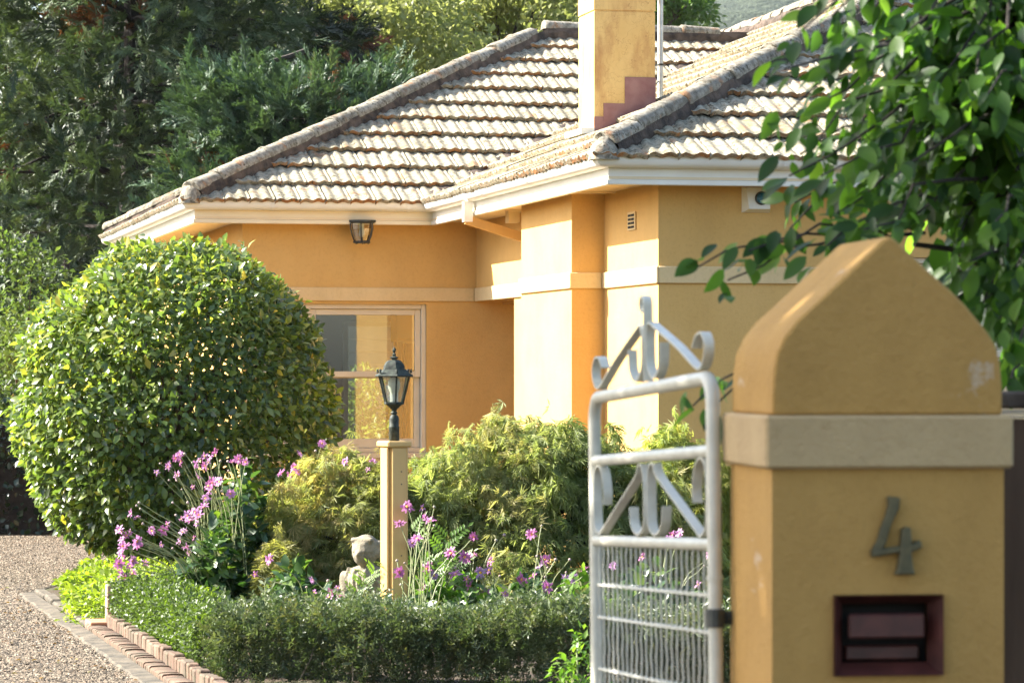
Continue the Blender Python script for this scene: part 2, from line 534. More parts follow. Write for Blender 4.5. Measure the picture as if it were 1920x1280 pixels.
def join_meshes(name, meshes, parent):
    """several foliage meshes of one plant as one object"""
    ob = None
    bm = bmesh.new()
    mats = []
    for me in meshes:
        for m in me.materials:
            if m not in mats: mats.append(m)
    for me in meshes:
        n0 = len(bm.faces); bm.from_mesh(me); bm.faces.ensure_lookup_table()
        loc = [mats.index(m) for m in me.materials]
        for f in bm.faces[n0:]: f.material_index = loc[f.material_index]
        bpy.data.meshes.remove(me)
    out = bpy.data.meshes.new(name)
    bm.to_mesh(out); bm.free()
    for m in mats: out.materials.append(m)
    return link(name, out, parent)

def branch_path(p0, p1, sag=0.0, n=5, wob=.05):
    p0 = Vector(p0); p1 = Vector(p1); L = (p1 - p0).length; out = []
    for i in range(n):
        u = i / (n - 1)
        p = p0.lerp(p1, u) + Vector((random.uniform(-1, 1), random.uniform(-1, 1), random.uniform(-1, 1))) * (wob * L * (0 if i in (0, n - 1) else 1))
        p.z += sag * L * 4 * u * (1 - u)
        out.append(p)
    return out

def taper(n, r0, r1):
    return [r0 + (r1 - r0) * i / (n - 1) for i in range(n)]
#@@PART2
# ================================================================== SETTING
def groundmat():
    m, nt, p = newmat('garden_soil')
    v = objcoord(nt)
    c = ramp(nt, noise(nt, v, 2.5, 6), [(.3, (.035, .024, .015)), (.5, (.075, .05, .028)), (.7, (.05, .065, .02))])
    nt.links.new(c, p.inputs['Base Color']); p.inputs['Roughness'].default_value = .95
    bump(nt, p, noise(nt, v, 30, 6, .7), .8, .03)
    return m
M['ground'] = groundmat()
tag(MB().add([(-800, -800, 0), (800, -800, 0), (800, 800, 0), (-800, 800, 0)], [(0, 1, 2, 3)]).build('ground', M['ground']), kind='structure')

EDGE0 = Vector((-1.65, 16.3, 0)); EDIR = Vector((-.2437, .97, 0)).normalized(); ENRM = Vector((EDIR.y, -EDIR.x, 0))   # ENRM points into the bed
def edge(d, off=0.0, z=0.0):
    p = EDGE0 + EDIR * d + ENRM * off
    return Vector((p.x, p.y, z))
M['drive'] = surf('gravel_bed', (.05, .042, .03), (.12, .10, .073), 60, .95, 90, 1.0, .03, lo=.3, hi=.7)
a0, a1 = edge(-12, -.21, .004), edge(6.5, -.21, .004)
tag(MB().add([(-16, a0.y, .004), a0, a1, (-3.0, 27.5, .004), (-2.9, 30.6, .004), (-16, 30.6, .004)], [(0, 1, 2, 3, 4, 5)]).build('driveway', M['drive']), kind='structure')
# forecourt on the camera's side of the gate
M['pave'] = surf('asphalt_pavement', (.045, .043, .04), (.07, .066, .06), 5, .9, 40, .3, .006)
tag(MB().add([(a0.x + .02, -14, .003), (9, -14, .003), (9, 9.5, .003), (edge(-7, -.25).x, 9.5, .003)], [(0, 1, 2, 3)]).build('pavement', M['pave']), kind='structure')

# gravel stones
def gravel():
    N = 105000
    y = 14.5 + (30.5 - 14.5) * RNG.random(N) ** 1.5
    ex = EDGE0.x - .21 * ENRM.x + (y - EDGE0.y) * EDIR.x / EDIR.y
    ex = np.where(y > 22.6, np.interp(y, [22.6, 27.5, 30.6], [-3.44, -3.05, -2.95]), ex)
    left = -.163 * y - .05
    w = RNG.random(N); x = left + (ex - left) * w
    k = RNG.random(N) < np.clip((ex - left) / 1.6, 0, 1)
    pos = np.stack([x, y, np.full(N, .006)], 1)[k]
    n = len(pos)
    v = [(1, 0, 0), (-.4, .9, .1), (-.6, -.85, 0), (0, .1, .75)]
    f = [(0, 1, 3), (1, 2, 3), (2, 0, 3)]
    d_ = RNG.normal(size=(n, 3)) * np.array([1, 1, .35]); nrm = np.tile([0, 0, 1.], (n, 1)) + RNG.normal(size=(n, 3)) * .35
    sc = RNG.uniform(.0045, .0105, n)
    me = scatter_mesh('gravel', v, f, pos, frames(d_, nrm), sc, RNG.random(n), M['pebble'])
    tag(link('gravel', me), 'loose pale brown gravel covering the driveway', 'gravel', kind='stuff')
def pebblemat():
    m, nt, p = newmat('pebble')
    a = nt.nodes.new('ShaderNodeAttribute'); a.attribute_name = 'rnd'
    c = ramp(nt, a.outputs['Fac'], [(0, (.045, .034, .023)), (.3, (.11, .083, .054)), (.6, (.175, .138, .095)), (.85, (.28, .23, .165)), (1, (.15, .09, .052))])
    nt.links.new(c, p.inputs['Base Color']); p.inputs['Roughness'].default_value = .85
    return m
M['pebble'] = pebblemat()
gravel()

# hills far behind
def hills():
    nx, ny = 160, 14
    vs = []; fs = []
    for j in range(ny):
        for i in range(nx):
            x = -420 + 840 * i / (nx - 1); y = 430 + j * 16
            base = 58 + 9 * math.sin(x * .011 + 1.0) + 7 * math.sin(x * .027) - .02 * (x - 60)
            prof = math.sin(min(1, j / (ny - 3)) * math.pi / 2)
            rough = random.uniform(-1.8, 1.8) if j else 0
            vs.append((x + random.uniform(-1.5, 1.5), y, (base * prof + rough * (j > 1)) if j < ny - 1 else -2))
    for j in range(ny - 1):
        for i in range(nx - 1):
            fs.append((j * nx + i, j * nx + i + 1, (j + 1) * nx + i + 1, (j + 1) * nx + i))
    m = surf('wooded_hill', (.030, .045, .028), (.065, .085, .05), .25, .95, .9, 1.0, 2.0)
    tag(MB().add(vs, fs).build('hills', m), kind='structure')
hills()

# ================================================================== HOUSE
HA = math.atan(1303 / FPX)                     # turn of the house against the picture
house = empty('house', (0.62, 23.3, 0), HA)
tag(house, 'single storey ochre stucco house with lichened terracotta tile hip roof', 'house')
HM = Matrix.Translation((0.62, 23.3, 0)) @ Matrix.Rotation(HA, 4, 'Z')
TW, TL = 6.85, 15.65        # front and back eave lines of the left wing (depth t)
SL = -2.245                 # left eave line of the left wing
WX, WT = .58, .45           # wing wall faces
LT, LS = 7.2, -1.656        # left wing wall faces
EZ = 3.15                   # eave height
P = .47                     # roof slope
RW = 4.7                   # half width of the right wing's roof
RL = (TL - TW) / 2
BZ0, BZ1 = 2.232, 2.36      # stucco band

# walls
WIN = (-1.62, .10, .80, 2.205)     # window opening in the left wing: s0 s1 z0 z1
w = MB()
w.box(LS, WIN[0], LT, LT + .25, 0, 2.985); w.box(WIN[1], 2.6, LT, LT + .25, 0, BZ0)
w.box(WIN[0], WIN[1], LT, LT + .25, 0, WIN[2]); w.box(WIN[0], WIN[1], LT, LT + .25, WIN[3], 2.985)
w.box(WIN[1], .58, LT, LT + .25, BZ0, 2.985)
w.box(LS, LS + .25, LT + .25, TL - .4, 0, 2.985)
w.build('wall', M['wall'], house)
w = MB()
w.box(WX, WX + .25, WT + .25, 5.5, 0, BZ0); w.box(WX, WX + .25, WT + .25, LT + .25, BZ0, 2.985)
w.box(2.6, 2.8, 5.25, LT + .25, 0, BZ0); w.box(WX + .25, 2.6, 5.25, 5.5, 0, BZ0); w.box(WX + .25, 2.6, 5.5, LT, BZ0 - .02, BZ0)
w.build('wall', M['wall'], house)
W2 = (2.55, 4.3, .95, 2.44)
w = MB()
w.box(WX, W2[0], WT, WT + .25, 0, 2.985); w.box(W2[1], 9.9, WT, WT + .25, 0, 2.985)
w.box(W2[0], W2[1], WT, WT + .25, 0, W2[2]); w.box(W2[0], W2[1], WT, WT + .25, W2[3], 2.985)
w.build('wall', M['wall'], house)
MB().box(.314, WX, 2.13, 3.99, 0, 2.985).build('chimney_breast', M['wall'], house)
# bands
pr = .022
def band(*b):
    MB().box(*b, BZ0, BZ1, bev=.006).build('band', M['band'], house)
band(LS - pr, WX - pr, LT - pr, LT - .001)
band(WX - pr, WX - .001, 3.99 + pr, LT - pr)
band(.314 - pr, WX - .001, 3.991, 3.99 + pr)
band(.314 - pr, .313, 2.13, 3.99)
band(.314 - pr, WX - pr, 2.13 - pr, 2.129)
band(WX - pr, WX - .001, WT - pr, 2.13 - pr)
band(WX, 2.5, WT - pr, WT - .001)
# eaves: soffit, fascia, gutter
MB().box(SL + .11, 6, TW + .11, TL - .1, 2.985, 3.005).build('soffit', M['soffit'], house)
MB().box(.11, 9.9, .11, TW + .109, 2.985, 3.005).build('soffit', M['soffit'], house)
for a in (1.75, 4.6):                          # soffit cover strips
    MB().box(.125, WX, a, a + .04, 2.972, 2.985).build('cover_strip', M['soffit'], house)
PATH = [(SL, TL), (SL, TW), (0, TW), (0, 0), (9.9, 0)]
def mitre(i):
    def nrm(a, b):
        d = Vector((b[0] - a[0], b[1] - a[1])).normalized(); return Vector((d.y, -d.x))
    if i == 0: return nrm(PATH[0], PATH[1])
    if i == len(PATH) - 1: return nrm(PATH[-2], PATH[-1])
    a = nrm(PATH[i - 1], PATH[i]); b = nrm(PATH[i], PATH[i + 1]); s = a + b
    return s / s.dot(a)
def eave_sweep(name, i, prof, mat, smooth=False, closed=True):
    vs = []
    for k in (i, i + 1):
        m = mitre(k)
        for o, z in prof: vs.append((PATH[k][0] + m.x * o, PATH[k][1] + m.y * o, z))
    n = len(prof)
    fs = [(j, (j + 1) % n, n + (j + 1) % n, n + j) for j in range(n)]
    fs += [tuple(range(n)), tuple(range(2 * n - 1, n - 1, -1))]
    return MB().add(vs, fs).build(name, mat, house, smooth)
gut = [(-.008, 3.155), (.004, 3.158), (.006, 3.146), (.0, 3.140), (-.003, 3.118), (-.012, 3.092), (-.032, 3.074), (-.060, 3.066), (-.112, 3.066),
       (-.112, 3.072), (-.060, 3.072), (-.036, 3.080), (-.017, 3.096), (-.009, 3.120), (-.008, 3.146)]
fas = [(-.113, 3.066), (-.113, 2.985), (-.108, 2.981), (-.100, 2.979), (-.100, 2.949), (-.106, 2.943), (-.140, 2.943), (-.140, 3.066)]
for i in range(4):
    eave_sweep('gutter', i, gut, M['white'], 35)
    eave_sweep('fascia', i, fas, M['cream'] if i in (1,) else M['white'])  # left wing's front run is cream to paint in warm bounced light
# gutter joints
def joint(i, d):
    a, b = Vector(PATH[i]), Vector(PATH[i + 1]); t = (b - a).normalized(); n = Vector((t.y, -t.x))
    vs = []
    for dd in (d, d + .03):
        for o, z in gut[1:9]:
            q = a + t * dd + n * (o + .003 if o > -.06 else o); vs.append((q.x, q.y, z - (.003 if o > -.06 else .003)))
    m = 8
    MB().add(vs, [(j, j + 1, m + j + 1, m + j) for j in range(m - 1)]).build('gutter_joint', M['white'], house)
for i, d in ((1, .82), (1, 2.1), (2, .35), (2, 2.6), (2, 4.4), (3, 1.42), (3, 3.1), (0, 5.5)): joint(i, d)
# eave bracket at the porch
w = MB(); w.box(.005, .085, 4.935, 5.015, 2.885, 3.064); w.build('bracket_post', M['white'], house)
br = MB()
br.add([(.02, 4.945, 2.868), (.02, 5.005, 2.868), (.02, 5.005, 2.95), (.02, 4.945, 2.95), (.58, 4.945, 2.70), (.58, 5.005, 2.70), (.58, 5.005, 2.785), (.58, 4.945, 2.785)],
       [(0, 1, 2, 3), (4, 5, 6, 7), (0, 1, 5, 4), (1, 2, 6, 5), (2, 3, 7, 6), (3, 0, 4, 7)])
br.build('bracket_brace', M['postwood'], house)
MB().box(.40, .50, 4.9, 5.04, 2.88, 2.985).build('bracket_block', M['cream'], house)
# vent brick on the side wall
vt = MB()
vt.box(WX - .012, WX - .002, 1.10, 1.34, 2.66, 2.80); vt.build('air_vent', M['band'], house)
for k in range(4):
    for j in range(2):
        MB().box(WX - .016, WX - .0125, 1.13 + .10 * j, 1.21 + .10 * j, 2.675 + .03 * k, 2.692 + .03 * k).build('vent_slot', M['dark'], house)

# windows
def sash(root, s0, s1, y0, y1, z0, z1, fw=.055, bot=None):
    fr = MB(); bot = bot or fw
    fr.box(s0, s0 + fw, y0, y1, z0, z1, bev=.004); fr.box(s1 - fw, s1, y0, y1, z0, z1, bev=.004)
    fr.box(s0 + fw, s1 - fw, y0 + .001, y1 - .001, z1 - fw, z1, bev=.004); fr.box(s0 + fw, s1 - fw, y0 + .001, y1 - .001, z0, z0 + bot, bev=.004)
    o = fr.build('sash', M['winpaint'], root)
    ym = (y0 + y1) / 2
    MB().box(s0 + fw - .004, s1 - fw + .004, ym - .002, ym + .002, z0 + bot - .004, z1 - fw + .004).build('pane', M['glass'], root)
    return o
def window(s0, s1, z0, z1, T, mid, mullion=None):
    root = empty('window', parent=house)
    f = MB(); e = .045
    f.box(s0, s0 + e, T + .03, T + .20, z0, z1, bev=.004); f.box(s1 - e, s1, T + .03, T + .20, z0, z1, bev=.004)
    f.box(s0 + e, s1 - e, T + .031, T + .20, z1 - e, z1, bev=.004); f.box(s0 + e, s1 - e, T + .031, T + .20, z0, z0 + e, bev=.004)
    f.build('frame', M['winpaint'], root)
    spans = [(s0 + e, s1 - e)]
    if mullion:
        MB().box(mullion - .05, mullion + .05, T + .03, T + .19, z0 + e, z1 - e).build('mullion', M['winpaint'], root)
        spans = [(s0 + e, mullion - .05), (mullion + .05, s1 - e)]
    for a, b in spans:
        sash(root, a + .002, b - .002, T + .055, T + .095, mid - .02, z1 - e - .002)
        sash(root, a + .002, b - .002, T + .10, T + .14, z0 + e + .002, mid + .025, bot=.085)
    MB().box(s0 - .06, s1 + .06, T - .07, T + .03, z0 - .05, z0, bev=.006).box(s0 - .03, s1 + .03, T - .03, T - .001, z0 - .11, z0 - .05, bev=.004).build('sill', M['winpaint'], root)
    return root
window(*WIN, LT, 1.535, mullion=-1.06)
window(*W2, WT, 1.7)
# room behind the left window
room = empty('interior_room', parent=house)
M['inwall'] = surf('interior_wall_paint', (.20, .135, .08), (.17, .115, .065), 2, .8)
M['inwarmlit'] = surf('interior_yellow_warm_lit', (.70, .48, .14), (.66, .44, .12), 2, .8)  # yellow wall and valance, with warm light put into the colour
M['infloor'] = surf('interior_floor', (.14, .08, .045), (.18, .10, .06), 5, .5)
BT = 10.6                                                   # back wall of the room
q0 = HM.inverted() @ at(650, 690, 34.0); q1 = HM.inverted() @ at(742, 690, 34.0)
def backs(px):
    d = (px - 960) / FPX                                    # s of the sight line at t = BT
    k = HM.inverted(); o = k @ Vector((0, 0, ZC)); e = k @ Vector((d * 30, 30, ZC)) - o
    return (o + e * ((BT - o.y) / e.y)).x
b0, b1 = backs(652), backs(744)
zb0, zb1 = 1.6 - (822 - 690) / FPX * 34.2, 1.6 + (690 - 612) / FPX * 34.2
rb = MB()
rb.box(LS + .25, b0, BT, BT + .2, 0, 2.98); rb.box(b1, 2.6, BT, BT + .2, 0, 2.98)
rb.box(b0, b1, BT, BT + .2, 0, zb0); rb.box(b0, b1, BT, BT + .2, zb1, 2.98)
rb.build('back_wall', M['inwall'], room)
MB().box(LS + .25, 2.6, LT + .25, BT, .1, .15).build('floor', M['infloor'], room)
MB().box(.95, 1.1, LT + .25, BT, .15, 2.98).build('side_wall', M['inwarmlit'], room)
fr = MB(); fr.box(b0 - .05, b0, BT - .03, BT, zb0 - .05, zb1 + .05); fr.box(b1, b1 + .05, BT - .03, BT, zb0 - .05, zb1 + .05)
fr.box(b0, b1, BT - .03, BT, zb1, zb1 + .05); fr.box(b0, b1, BT - .03, BT, zb0 - .05, zb0); fr.box(b0, b1, BT - .01, BT + .02, 1.53, 1.56)
fr.build('back_window_frame', M['white'], room)
# chair inside
ch = MB()
ch.tube([(-.95, 9.2, .95 + .0), (-.85, 9.2, 1.03), (-.7, 9.2, 1.05), (-.55, 9.2, 1.02), (-.45, 9.2, .93)], .028, 8)
for s in (-.92, -.48): ch.tube([(s, 9.2, .96), (s, 9.15, .15)], .02, 6)
ch.box(-.95, -.45, 8.75, 9.2, .50, .56)
for s in (-.92, -.48): ch.tube([(s, 8.78, .52), (s, 8.75, .15)], .02, 6)
ch.build('chair', M['dark'], room)
hk = HM.inverted()
e0, e1 = hk @ at(744, 640, 32.6), hk @ at(790, 585, 32.6)
MB().box(e0.x, e1.x + .3, e0.y, e0.y + .35, e0.z, e1.z + .3).build('pelmet', M['inwarmlit'], room)
MB().box(e0.x, e1.x + .3, e0.y - .02, e0.y, e0.z - .02, e0.z + .015).build('pelmet_edge', M['white'], room)
MB().tube([(e0.x + .12, e0.y + .2, e0.z), (e0.x + .125, e0.y + .2, .9)], .012, 6).build('curtain_rod', M['winpaint'], room)

# ---- roof
roof = MB()
def rz(h): return EZ - .05 + P * h
# underlay faces a little below the tiles
A_ = (SL, TW); apexL = (SL + RL, TW + RL)
sv = lambda s, t, h: (s, t, rz(h))
roof.add([sv(SL + .06, TW + .06, .06), sv(0.0, TW + .06, .06), sv(RL, TW + RL, RL), sv(SL + RL, TW + RL, RL)], [(0, 1, 2, 3)])
roof.add([sv(SL + .06, TW + .06, .06), sv(SL + RL, TW + RL, RL), sv(SL + .06, TL - .06, .06)], [(0, 1, 2)])
roof.add([sv(SL + .06, TL - .06, .06), sv(SL + RL, TW + RL, RL), sv(RL, TW + RL, RL), sv(0, TL, .06)], [(0, 1, 2, 3)])
roof.add([sv(.06, .06, .06), sv(.06, TW + .06, .06), sv(RL, TW + RL, RL), sv(.06, TL, .06), sv(.06, 22, .06), sv(RW, 22, RW), sv(RW, RW, RW)], [(0, 1, 2, 6), (2, 3, 4, 5), (2, 5, 6)])
roof.add([sv(.06, .06, .06), sv(RW, RW, RW), sv(2 * RW - .06, .06, .06)], [(0, 1, 2)])
roof.add([sv(2 * RW - .06, .06, .06), sv(RW, RW, RW), sv(RW, 22, RW), sv(2 * RW - .06, 22, .06)], [(0, 1, 2, 3)])
roof_o = roof.build('roof', M['underlay'], house)

TWD, TGA = .236, .448                   # tile width and gauge
def tile_mesh(seed):
    r = random.Random(seed)
    nx = 12; L = TGA + .045; vs = []; fs = []; mi = []
    def prof(x):
        u = x / TWD
        z = .0092 * (1 - math.cos(4 * math.pi * u + .35))
        if u > .93: z += .012
        elif u < .06: z -= .016
        return z
    rows = [(0, .047), (.10, .040), (L, .0)]
    for y, lift in rows:
        for i in range(nx + 1):
            x = TWD * i / nx
            vs.append((x + .001 * r.uniform(-1, 1), y + (r.uniform(-.004, .004) if y == 0 else 0), prof(x) + lift))
    for i in range(nx + 1):              # lower edge of the lip
        x = TWD * i / nx
        vs.append((x, .006, prof(x) * .85 + .047 - .034))
    n = nx + 1
    for k in range(2):
        for i in range(nx):
            fs.append((k * n + i, k * n + i + 1, (k + 1) * n + i + 1, (k + 1) * n + i)); mi.append(0)
    for i in range(nx):
        fs.append((i + 1, i, 3 * n + i, 3 * n + i + 1)); mi.append(1)
    vs += [(TWD - .001, 0, .02), (TWD - .001, .12, .02)]
    fs.append((nx, 3 * n + nx, len(vs) - 1, n + nx)); mi.append(1)
    me = bpy.data.meshes.new('roof_tile')
    me.from_pydata(vs, [], fs)
    me.materials.append(M['tile']); me.materials.append(M['lip'])
    me.polygons.foreach_set('material_index', mi)
    me.polygons.foreach_set('use_smooth', [True] * len(fs))
    me.set_sharp_from_angle(angle=R(50))
    me.update()
    return me
TMESH = [tile_mesh(k) for k in range(5)]
cp, sp = 1 / math.sqrt(1 + P * P), P / math.sqrt(1 + P * P)
def face_frames(kind, a, row):
    """origin and axes of a tile: 'front' faces -t, 'side' faces -s. a = position along the eave"""
    run = -.012 + row * TGA * cp
    if kind == 'front': return Vector((a, 0, 0)), Vector((1, 0, 0)), Vector((0, cp, sp)), Vector((0, -sp, cp)), run
    return Vector((0, a, 0)), Vector((0, -1, 0)), Vector((cp, 0, sp)), Vector((-sp, 0, cp)), run
cand = []            # (visible size, build function)
stuff_v = []; stuff_f = []; stuff_m = []
def tile_face(kind, base, a0, a1, rows, planes, vis):
    """planes: list of (point, outward normal) in plan; geometry beyond them is cut off"""
    for r_ in range(rows):
        n = int((a1 - a0) / TWD) + 1
        for k in range(n):
            a = a0 + k * TWD + (TWD * .5 if r_ % 2 else 0)
            o, X, Y, Z, run = face_frames(kind, a, r_)
            if kind == 'front': org = Vector((a, base + run, EZ - .028 + P * run))
            else: org = Vector((base + run, a, EZ - .028 + P * run))
            B = Matrix((X, Y, Z)).transposed()
            jit = Matrix.Rotation(random.gauss(0, .014), 3, 'Z') @ Matrix.Rotation(random.gauss(0, .022), 3, 'Y') @ Matrix.Rotation(random.gauss(0, .004), 3, 'X')
            Mx = Matrix.Translation(org + Z * random.uniform(-.003, .004)) @ (B @ jit).to_4x4()
            cs = [Mx @ Vector(c) for c in ((0, 0, 0), (TWD, 0, 0), (0, TGA, 0), (TWD, TGA, 0))]
            out = False; cut = []
            for pt, nr in planes:
                ds = [(c.x - pt[0]) * nr[0] + (c.y - pt[1]) * nr[1] for c in cs]
                if min(ds) > -.01: out = True; break
                if max(ds) > 0: cut.append((pt, nr))
            if out: continue
            cand.append((vis(org), Mx, cut))
q = 1 / math.sqrt(2)
def fov(org, w=1.0):
    p = HM @ org
    px = 960 + p.x / p.y * FPX; py = 690 - (p.z - ZC) / p.y * FPX
    inside = -30 < px < 1960 and -40 < py < 1300
    return (w / p.y if inside else -1)
def vis_left(o): return fov(o, 100)
def vis_wing(o):
    p = HM @ o; px = 960 + p.x / p.y * FPX
    return fov(o, 90 if px < 1560 else 40)
def vis_side(o): return fov(o, 20)
tile_face('front', TW, SL - .1, RL + .3, 12, [((SL, TW), (-q, q)), ((0, TW), (q, -q)), ((0, TW + RL), (0, 1))], vis_left)
tile_face('front', 0, -.1, 2 * RW, 13, [((0, 0), (-q, q)), ((0, RW), (0, 1)), ((2 * RW, 0), (q, q))], vis_wing)
tile_face('side', 0, 0, 22, 13, [((0, 0), (q, -q)), ((0, TW), (-q, q)), ((RW, 0), (1, 0))], vis_side)
tile_face('side', SL, TW, TL + .2, 11, [((SL, TW), (q, -q)), ((SL, TL), (q, q)), ((SL + RL, 0), (1, 0))], lambda o: 1e-3)
def cut_mesh(me0, Mx, cut):
    bm = bmesh.new(); bm.from_mesh(me0); inv = Mx.inverted()
    for pt, nr in cut:
        p = inv @ Vector((pt[0], pt[1], EZ)); nn = inv.to_3x3() @ Vector((nr[0], nr[1], 0))
        bmesh.ops.bisect_plane(bm, geom=bm.verts[:] + bm.edges[:] + bm.faces[:], plane_co=p, plane_no=nn.normalized(), clear_outer=True)
    me = bpy.data.meshes.new('roof_tile'); bm.to_mesh(me); bm.free()
    me.materials.append(M['tile']); me.materials.append(M['lip'])
    return me
cand.sort(key=lambda c: -c[0])
keep = []
big = bmesh.new(); big_mats = 0
for i, (vs_, Mx, cut) in enumerate(cand):
    me0 = TMESH[i % 5]
    if i < 300:
        me = cut_mesh(me0, Mx, cut) if cut else me0
        o = link('roof_tile', me, roof_o); o.matrix_local = Mx
    else:
        me = cut_mesh(me0, Mx, cut) if cut else me0
        n0 = len(big.verts); big.from_mesh(me); big.verts.ensure_lookup_table()
        bmesh.ops.transform(big, matrix=Mx, verts=big.verts[n0:])
        if cut: bpy.data.meshes.remove(me)
me = bpy.data.meshes.new('roof_tiles_beyond'); big.to_mesh(me); big.free()
me.materials.append(M['tile']); me.materials.append(M['lip2'])
tag(link('roof_tiles_beyond', me, roof_o), kind='stuff')

# hip and ridge caps with mortar
def cap_mesh(seed, L=.43, r0=.098, r1=.084):
    r = random.Random(seed); n = 10; vs = []; fs = []
    for y, rad, dz in ((0, r0 * .93, 0), (0.012, r0 * 1.02, 0), (.06, r0 * 1.0, 0), (.075, r0 * .94, 0), (L, r1, -.012)):
        for j in range(n + 1):
            th = math.pi * (-.04 + 1.08 * j / n)
            vs.append((rad * 1.08 * math.cos(th), y + r.uniform(-.005, .005), rad * .86 * math.sin(th) * r.uniform(.94, 1.05) + dz))
    m = n + 1
    for k in range(4):
        for j in range(n): fs.append((k * m + j, k * m + j + 1, k * m + m + j + 1, k * m + m + j))
    vs.append((0, .01, 0)); c = len(vs) - 1
    for j in range(n): fs.append((c, j + 1, j))
    me = bpy.data.meshes.new('ridge_tile'); me.from_pydata(vs, [], fs)
    me.materials.append(M['hip']); smooth_mesh(me, 50); me.update()
    return me
CAPS = [cap_mesh(k) for k in range(4)]
def cap_line(p0, p1, pitch=.385, lift=.062, skip=0, hipcap=True):
    p0, p1 = Vector(p0), Vector(p1); d = (p1 - p0); L = d.length; d.normalize()
    x = d.cross(Vector((0, 0, 1))).normalized(); z = x.cross(d).normalized()
    B = Matrix((x, d, z)).transposed()
    n = int(L / pitch)
    for k in range(n):
        jit = Matrix.Rotation(random.gauss(0, .03), 3, 'Z') @ Matrix.Rotation(random.gauss(.03, .02), 3, 'X')
        o = link('ridge_tile', CAPS[k % 4], roof_o)
        o.matrix_local = Matrix.Translation(p0 + d * (k * pitch - .02) + z * (lift + random.uniform(-.006, .008))) @ (B @ jit).to_4x4()
    # mortar bed: two ragged skirts
    mb = MB(); ns = int(L / .035)
    for s in (-1, 1):
        vs = []; fs = []
        for i in range(ns + 1):
            q_ = p0 + d * (L * i / ns); wv = .5 + .5 * math.sin(i * .85 + s) + random.uniform(-.35, .35)
            vs += [q_ + x * s * .088 + z * (lift + .006), q_ + x * s * (.104 + .010 * wv) + z * (lift - .030 - (.0 if not hipcap else .03) - .028 * wv), q_ + x * s * .095 + z * (lift - .16)]
        for i in range(ns):
            for c in (0, 1): fs.append((i * 3 + c, i * 3 + c + 1, i * 3 + 4 + c, i * 3 + 3 + c))
        mb.add(vs, fs)
    mb.build('mortar', M['mortar'], roof_o)
hz = lambda h: EZ + P * h
cap_line((SL + .10, TW + .10, hz(.10)), (SL + RL, TW + RL, hz(RL)))
cap_line((SL + RL + .02, TW + RL, hz(RL)), (RL + .05, TW + RL, hz(RL)), hipcap=False)
cap_line((.10, .10, hz(.10)), (RW, RW, hz(RW)))
cap_line((RW, RW + .02, hz(RW)), (RW, 21, hz(RW)), hipcap=False)
cap_line((SL + .10, TL - .10, hz(.10)), (SL + RL, TW + RL, hz(RL)))
for (s_, t_) in ((.07, .07), (SL + .07, TW + .07)):        # mortar plugs at the feet of the hips
    pg = MB(); n_ = 14
    for i in range(6):
        e_ = i / 5 * math.pi / 2
        for j in range(n_):
            a_ = 2 * math.pi * j / n_; r_ = .115 * math.cos(e_) * random.uniform(.88, 1.1)
            pg.v.append((s_ + r_ * math.cos(a_), t_ + r_ * math.sin(a_), EZ - .03 + .17 * math.sin(e_) * random.uniform(.94, 1.05)))
    for i in range(5):
        for j in range(n_):
            pg.f.append((i * n_ + j, i * n_ + (j + 1) % n_, (i + 1) * n_ + (j + 1) % n_, (i + 1) * n_ + j)); pg.m.append(0)
    pg.build('mortar_plug', M['hip'], roof_o, 60)
# valley lining
va = MB(); v0 = Vector((0.05, TW + .05, hz(.05))); v1 = Vector((RL, TW + RL, hz(RL)))
dv = (v1 - v0).normalized(); xs = dv.cross(Vector((0, 0, 1))).normalized()
va.add([v0 - xs * .09 + Vector((0, 0, .035)), v0 + Vector((0, 0, .005)), v0 + xs * .09 + Vector((0, 0, .035)),
        v1 - xs * .09 + Vector((0, 0, .035)), v1 + Vector((0, 0, .005)), v1 + xs * .09 + Vector((0, 0, .035))], [(0, 1, 4, 3), (1, 2, 5, 4)])
va.build('valley_lining', M['mortar'], roof_o)

# ---- chimney
chim = empty('chimney', parent=house)
CS0, CS1, CT0, CT1 = .99, 1.53, 4.14, 4.72
MB().box(CS0, CS1, CT0, CT1, 3.2, 4.67).box(CS0 - .004, CS1 + .004, CT0 - .004, CT1 + .004, 4.685, 6.2).box(CS0 + .006, CS1 - .006, CT0 + .006, CT1 - .006, 4.66, 4.69).build('stack', M['chimney'], chim)
MB().box(CS0 - .06, CS1 + .06, CT0 - .06, CT1 + .06, 6.2, 6.34, bev=.015).build('chimney_cap', M['chimney'], chim)
rzv = lambda s: hz(s)
for k, (f0, f1, zt_) in enumerate(((-.004, .10, rzv(CS0) + .15), (.08, .29, rzv(CS0) + .265), (.27, CS1 - CS0 + .004, rzv(CS1) + .24))):
    MB().box(CS0 + f0, CS0 + f1, CT0 - .006 - .003 * k, CT0 - .001 - .0005 * k, rzv(CS0 + f0) - .08, zt_, bev=.0008).build('flashing', M['flash'], chim)
MB().box(CS0 - .12, CS0 - .004, CT0 - .02, CT1 + .02, rzv(CS0) - .0, rzv(CS0) + .05).build('flashing_apron', M['white'], chim)

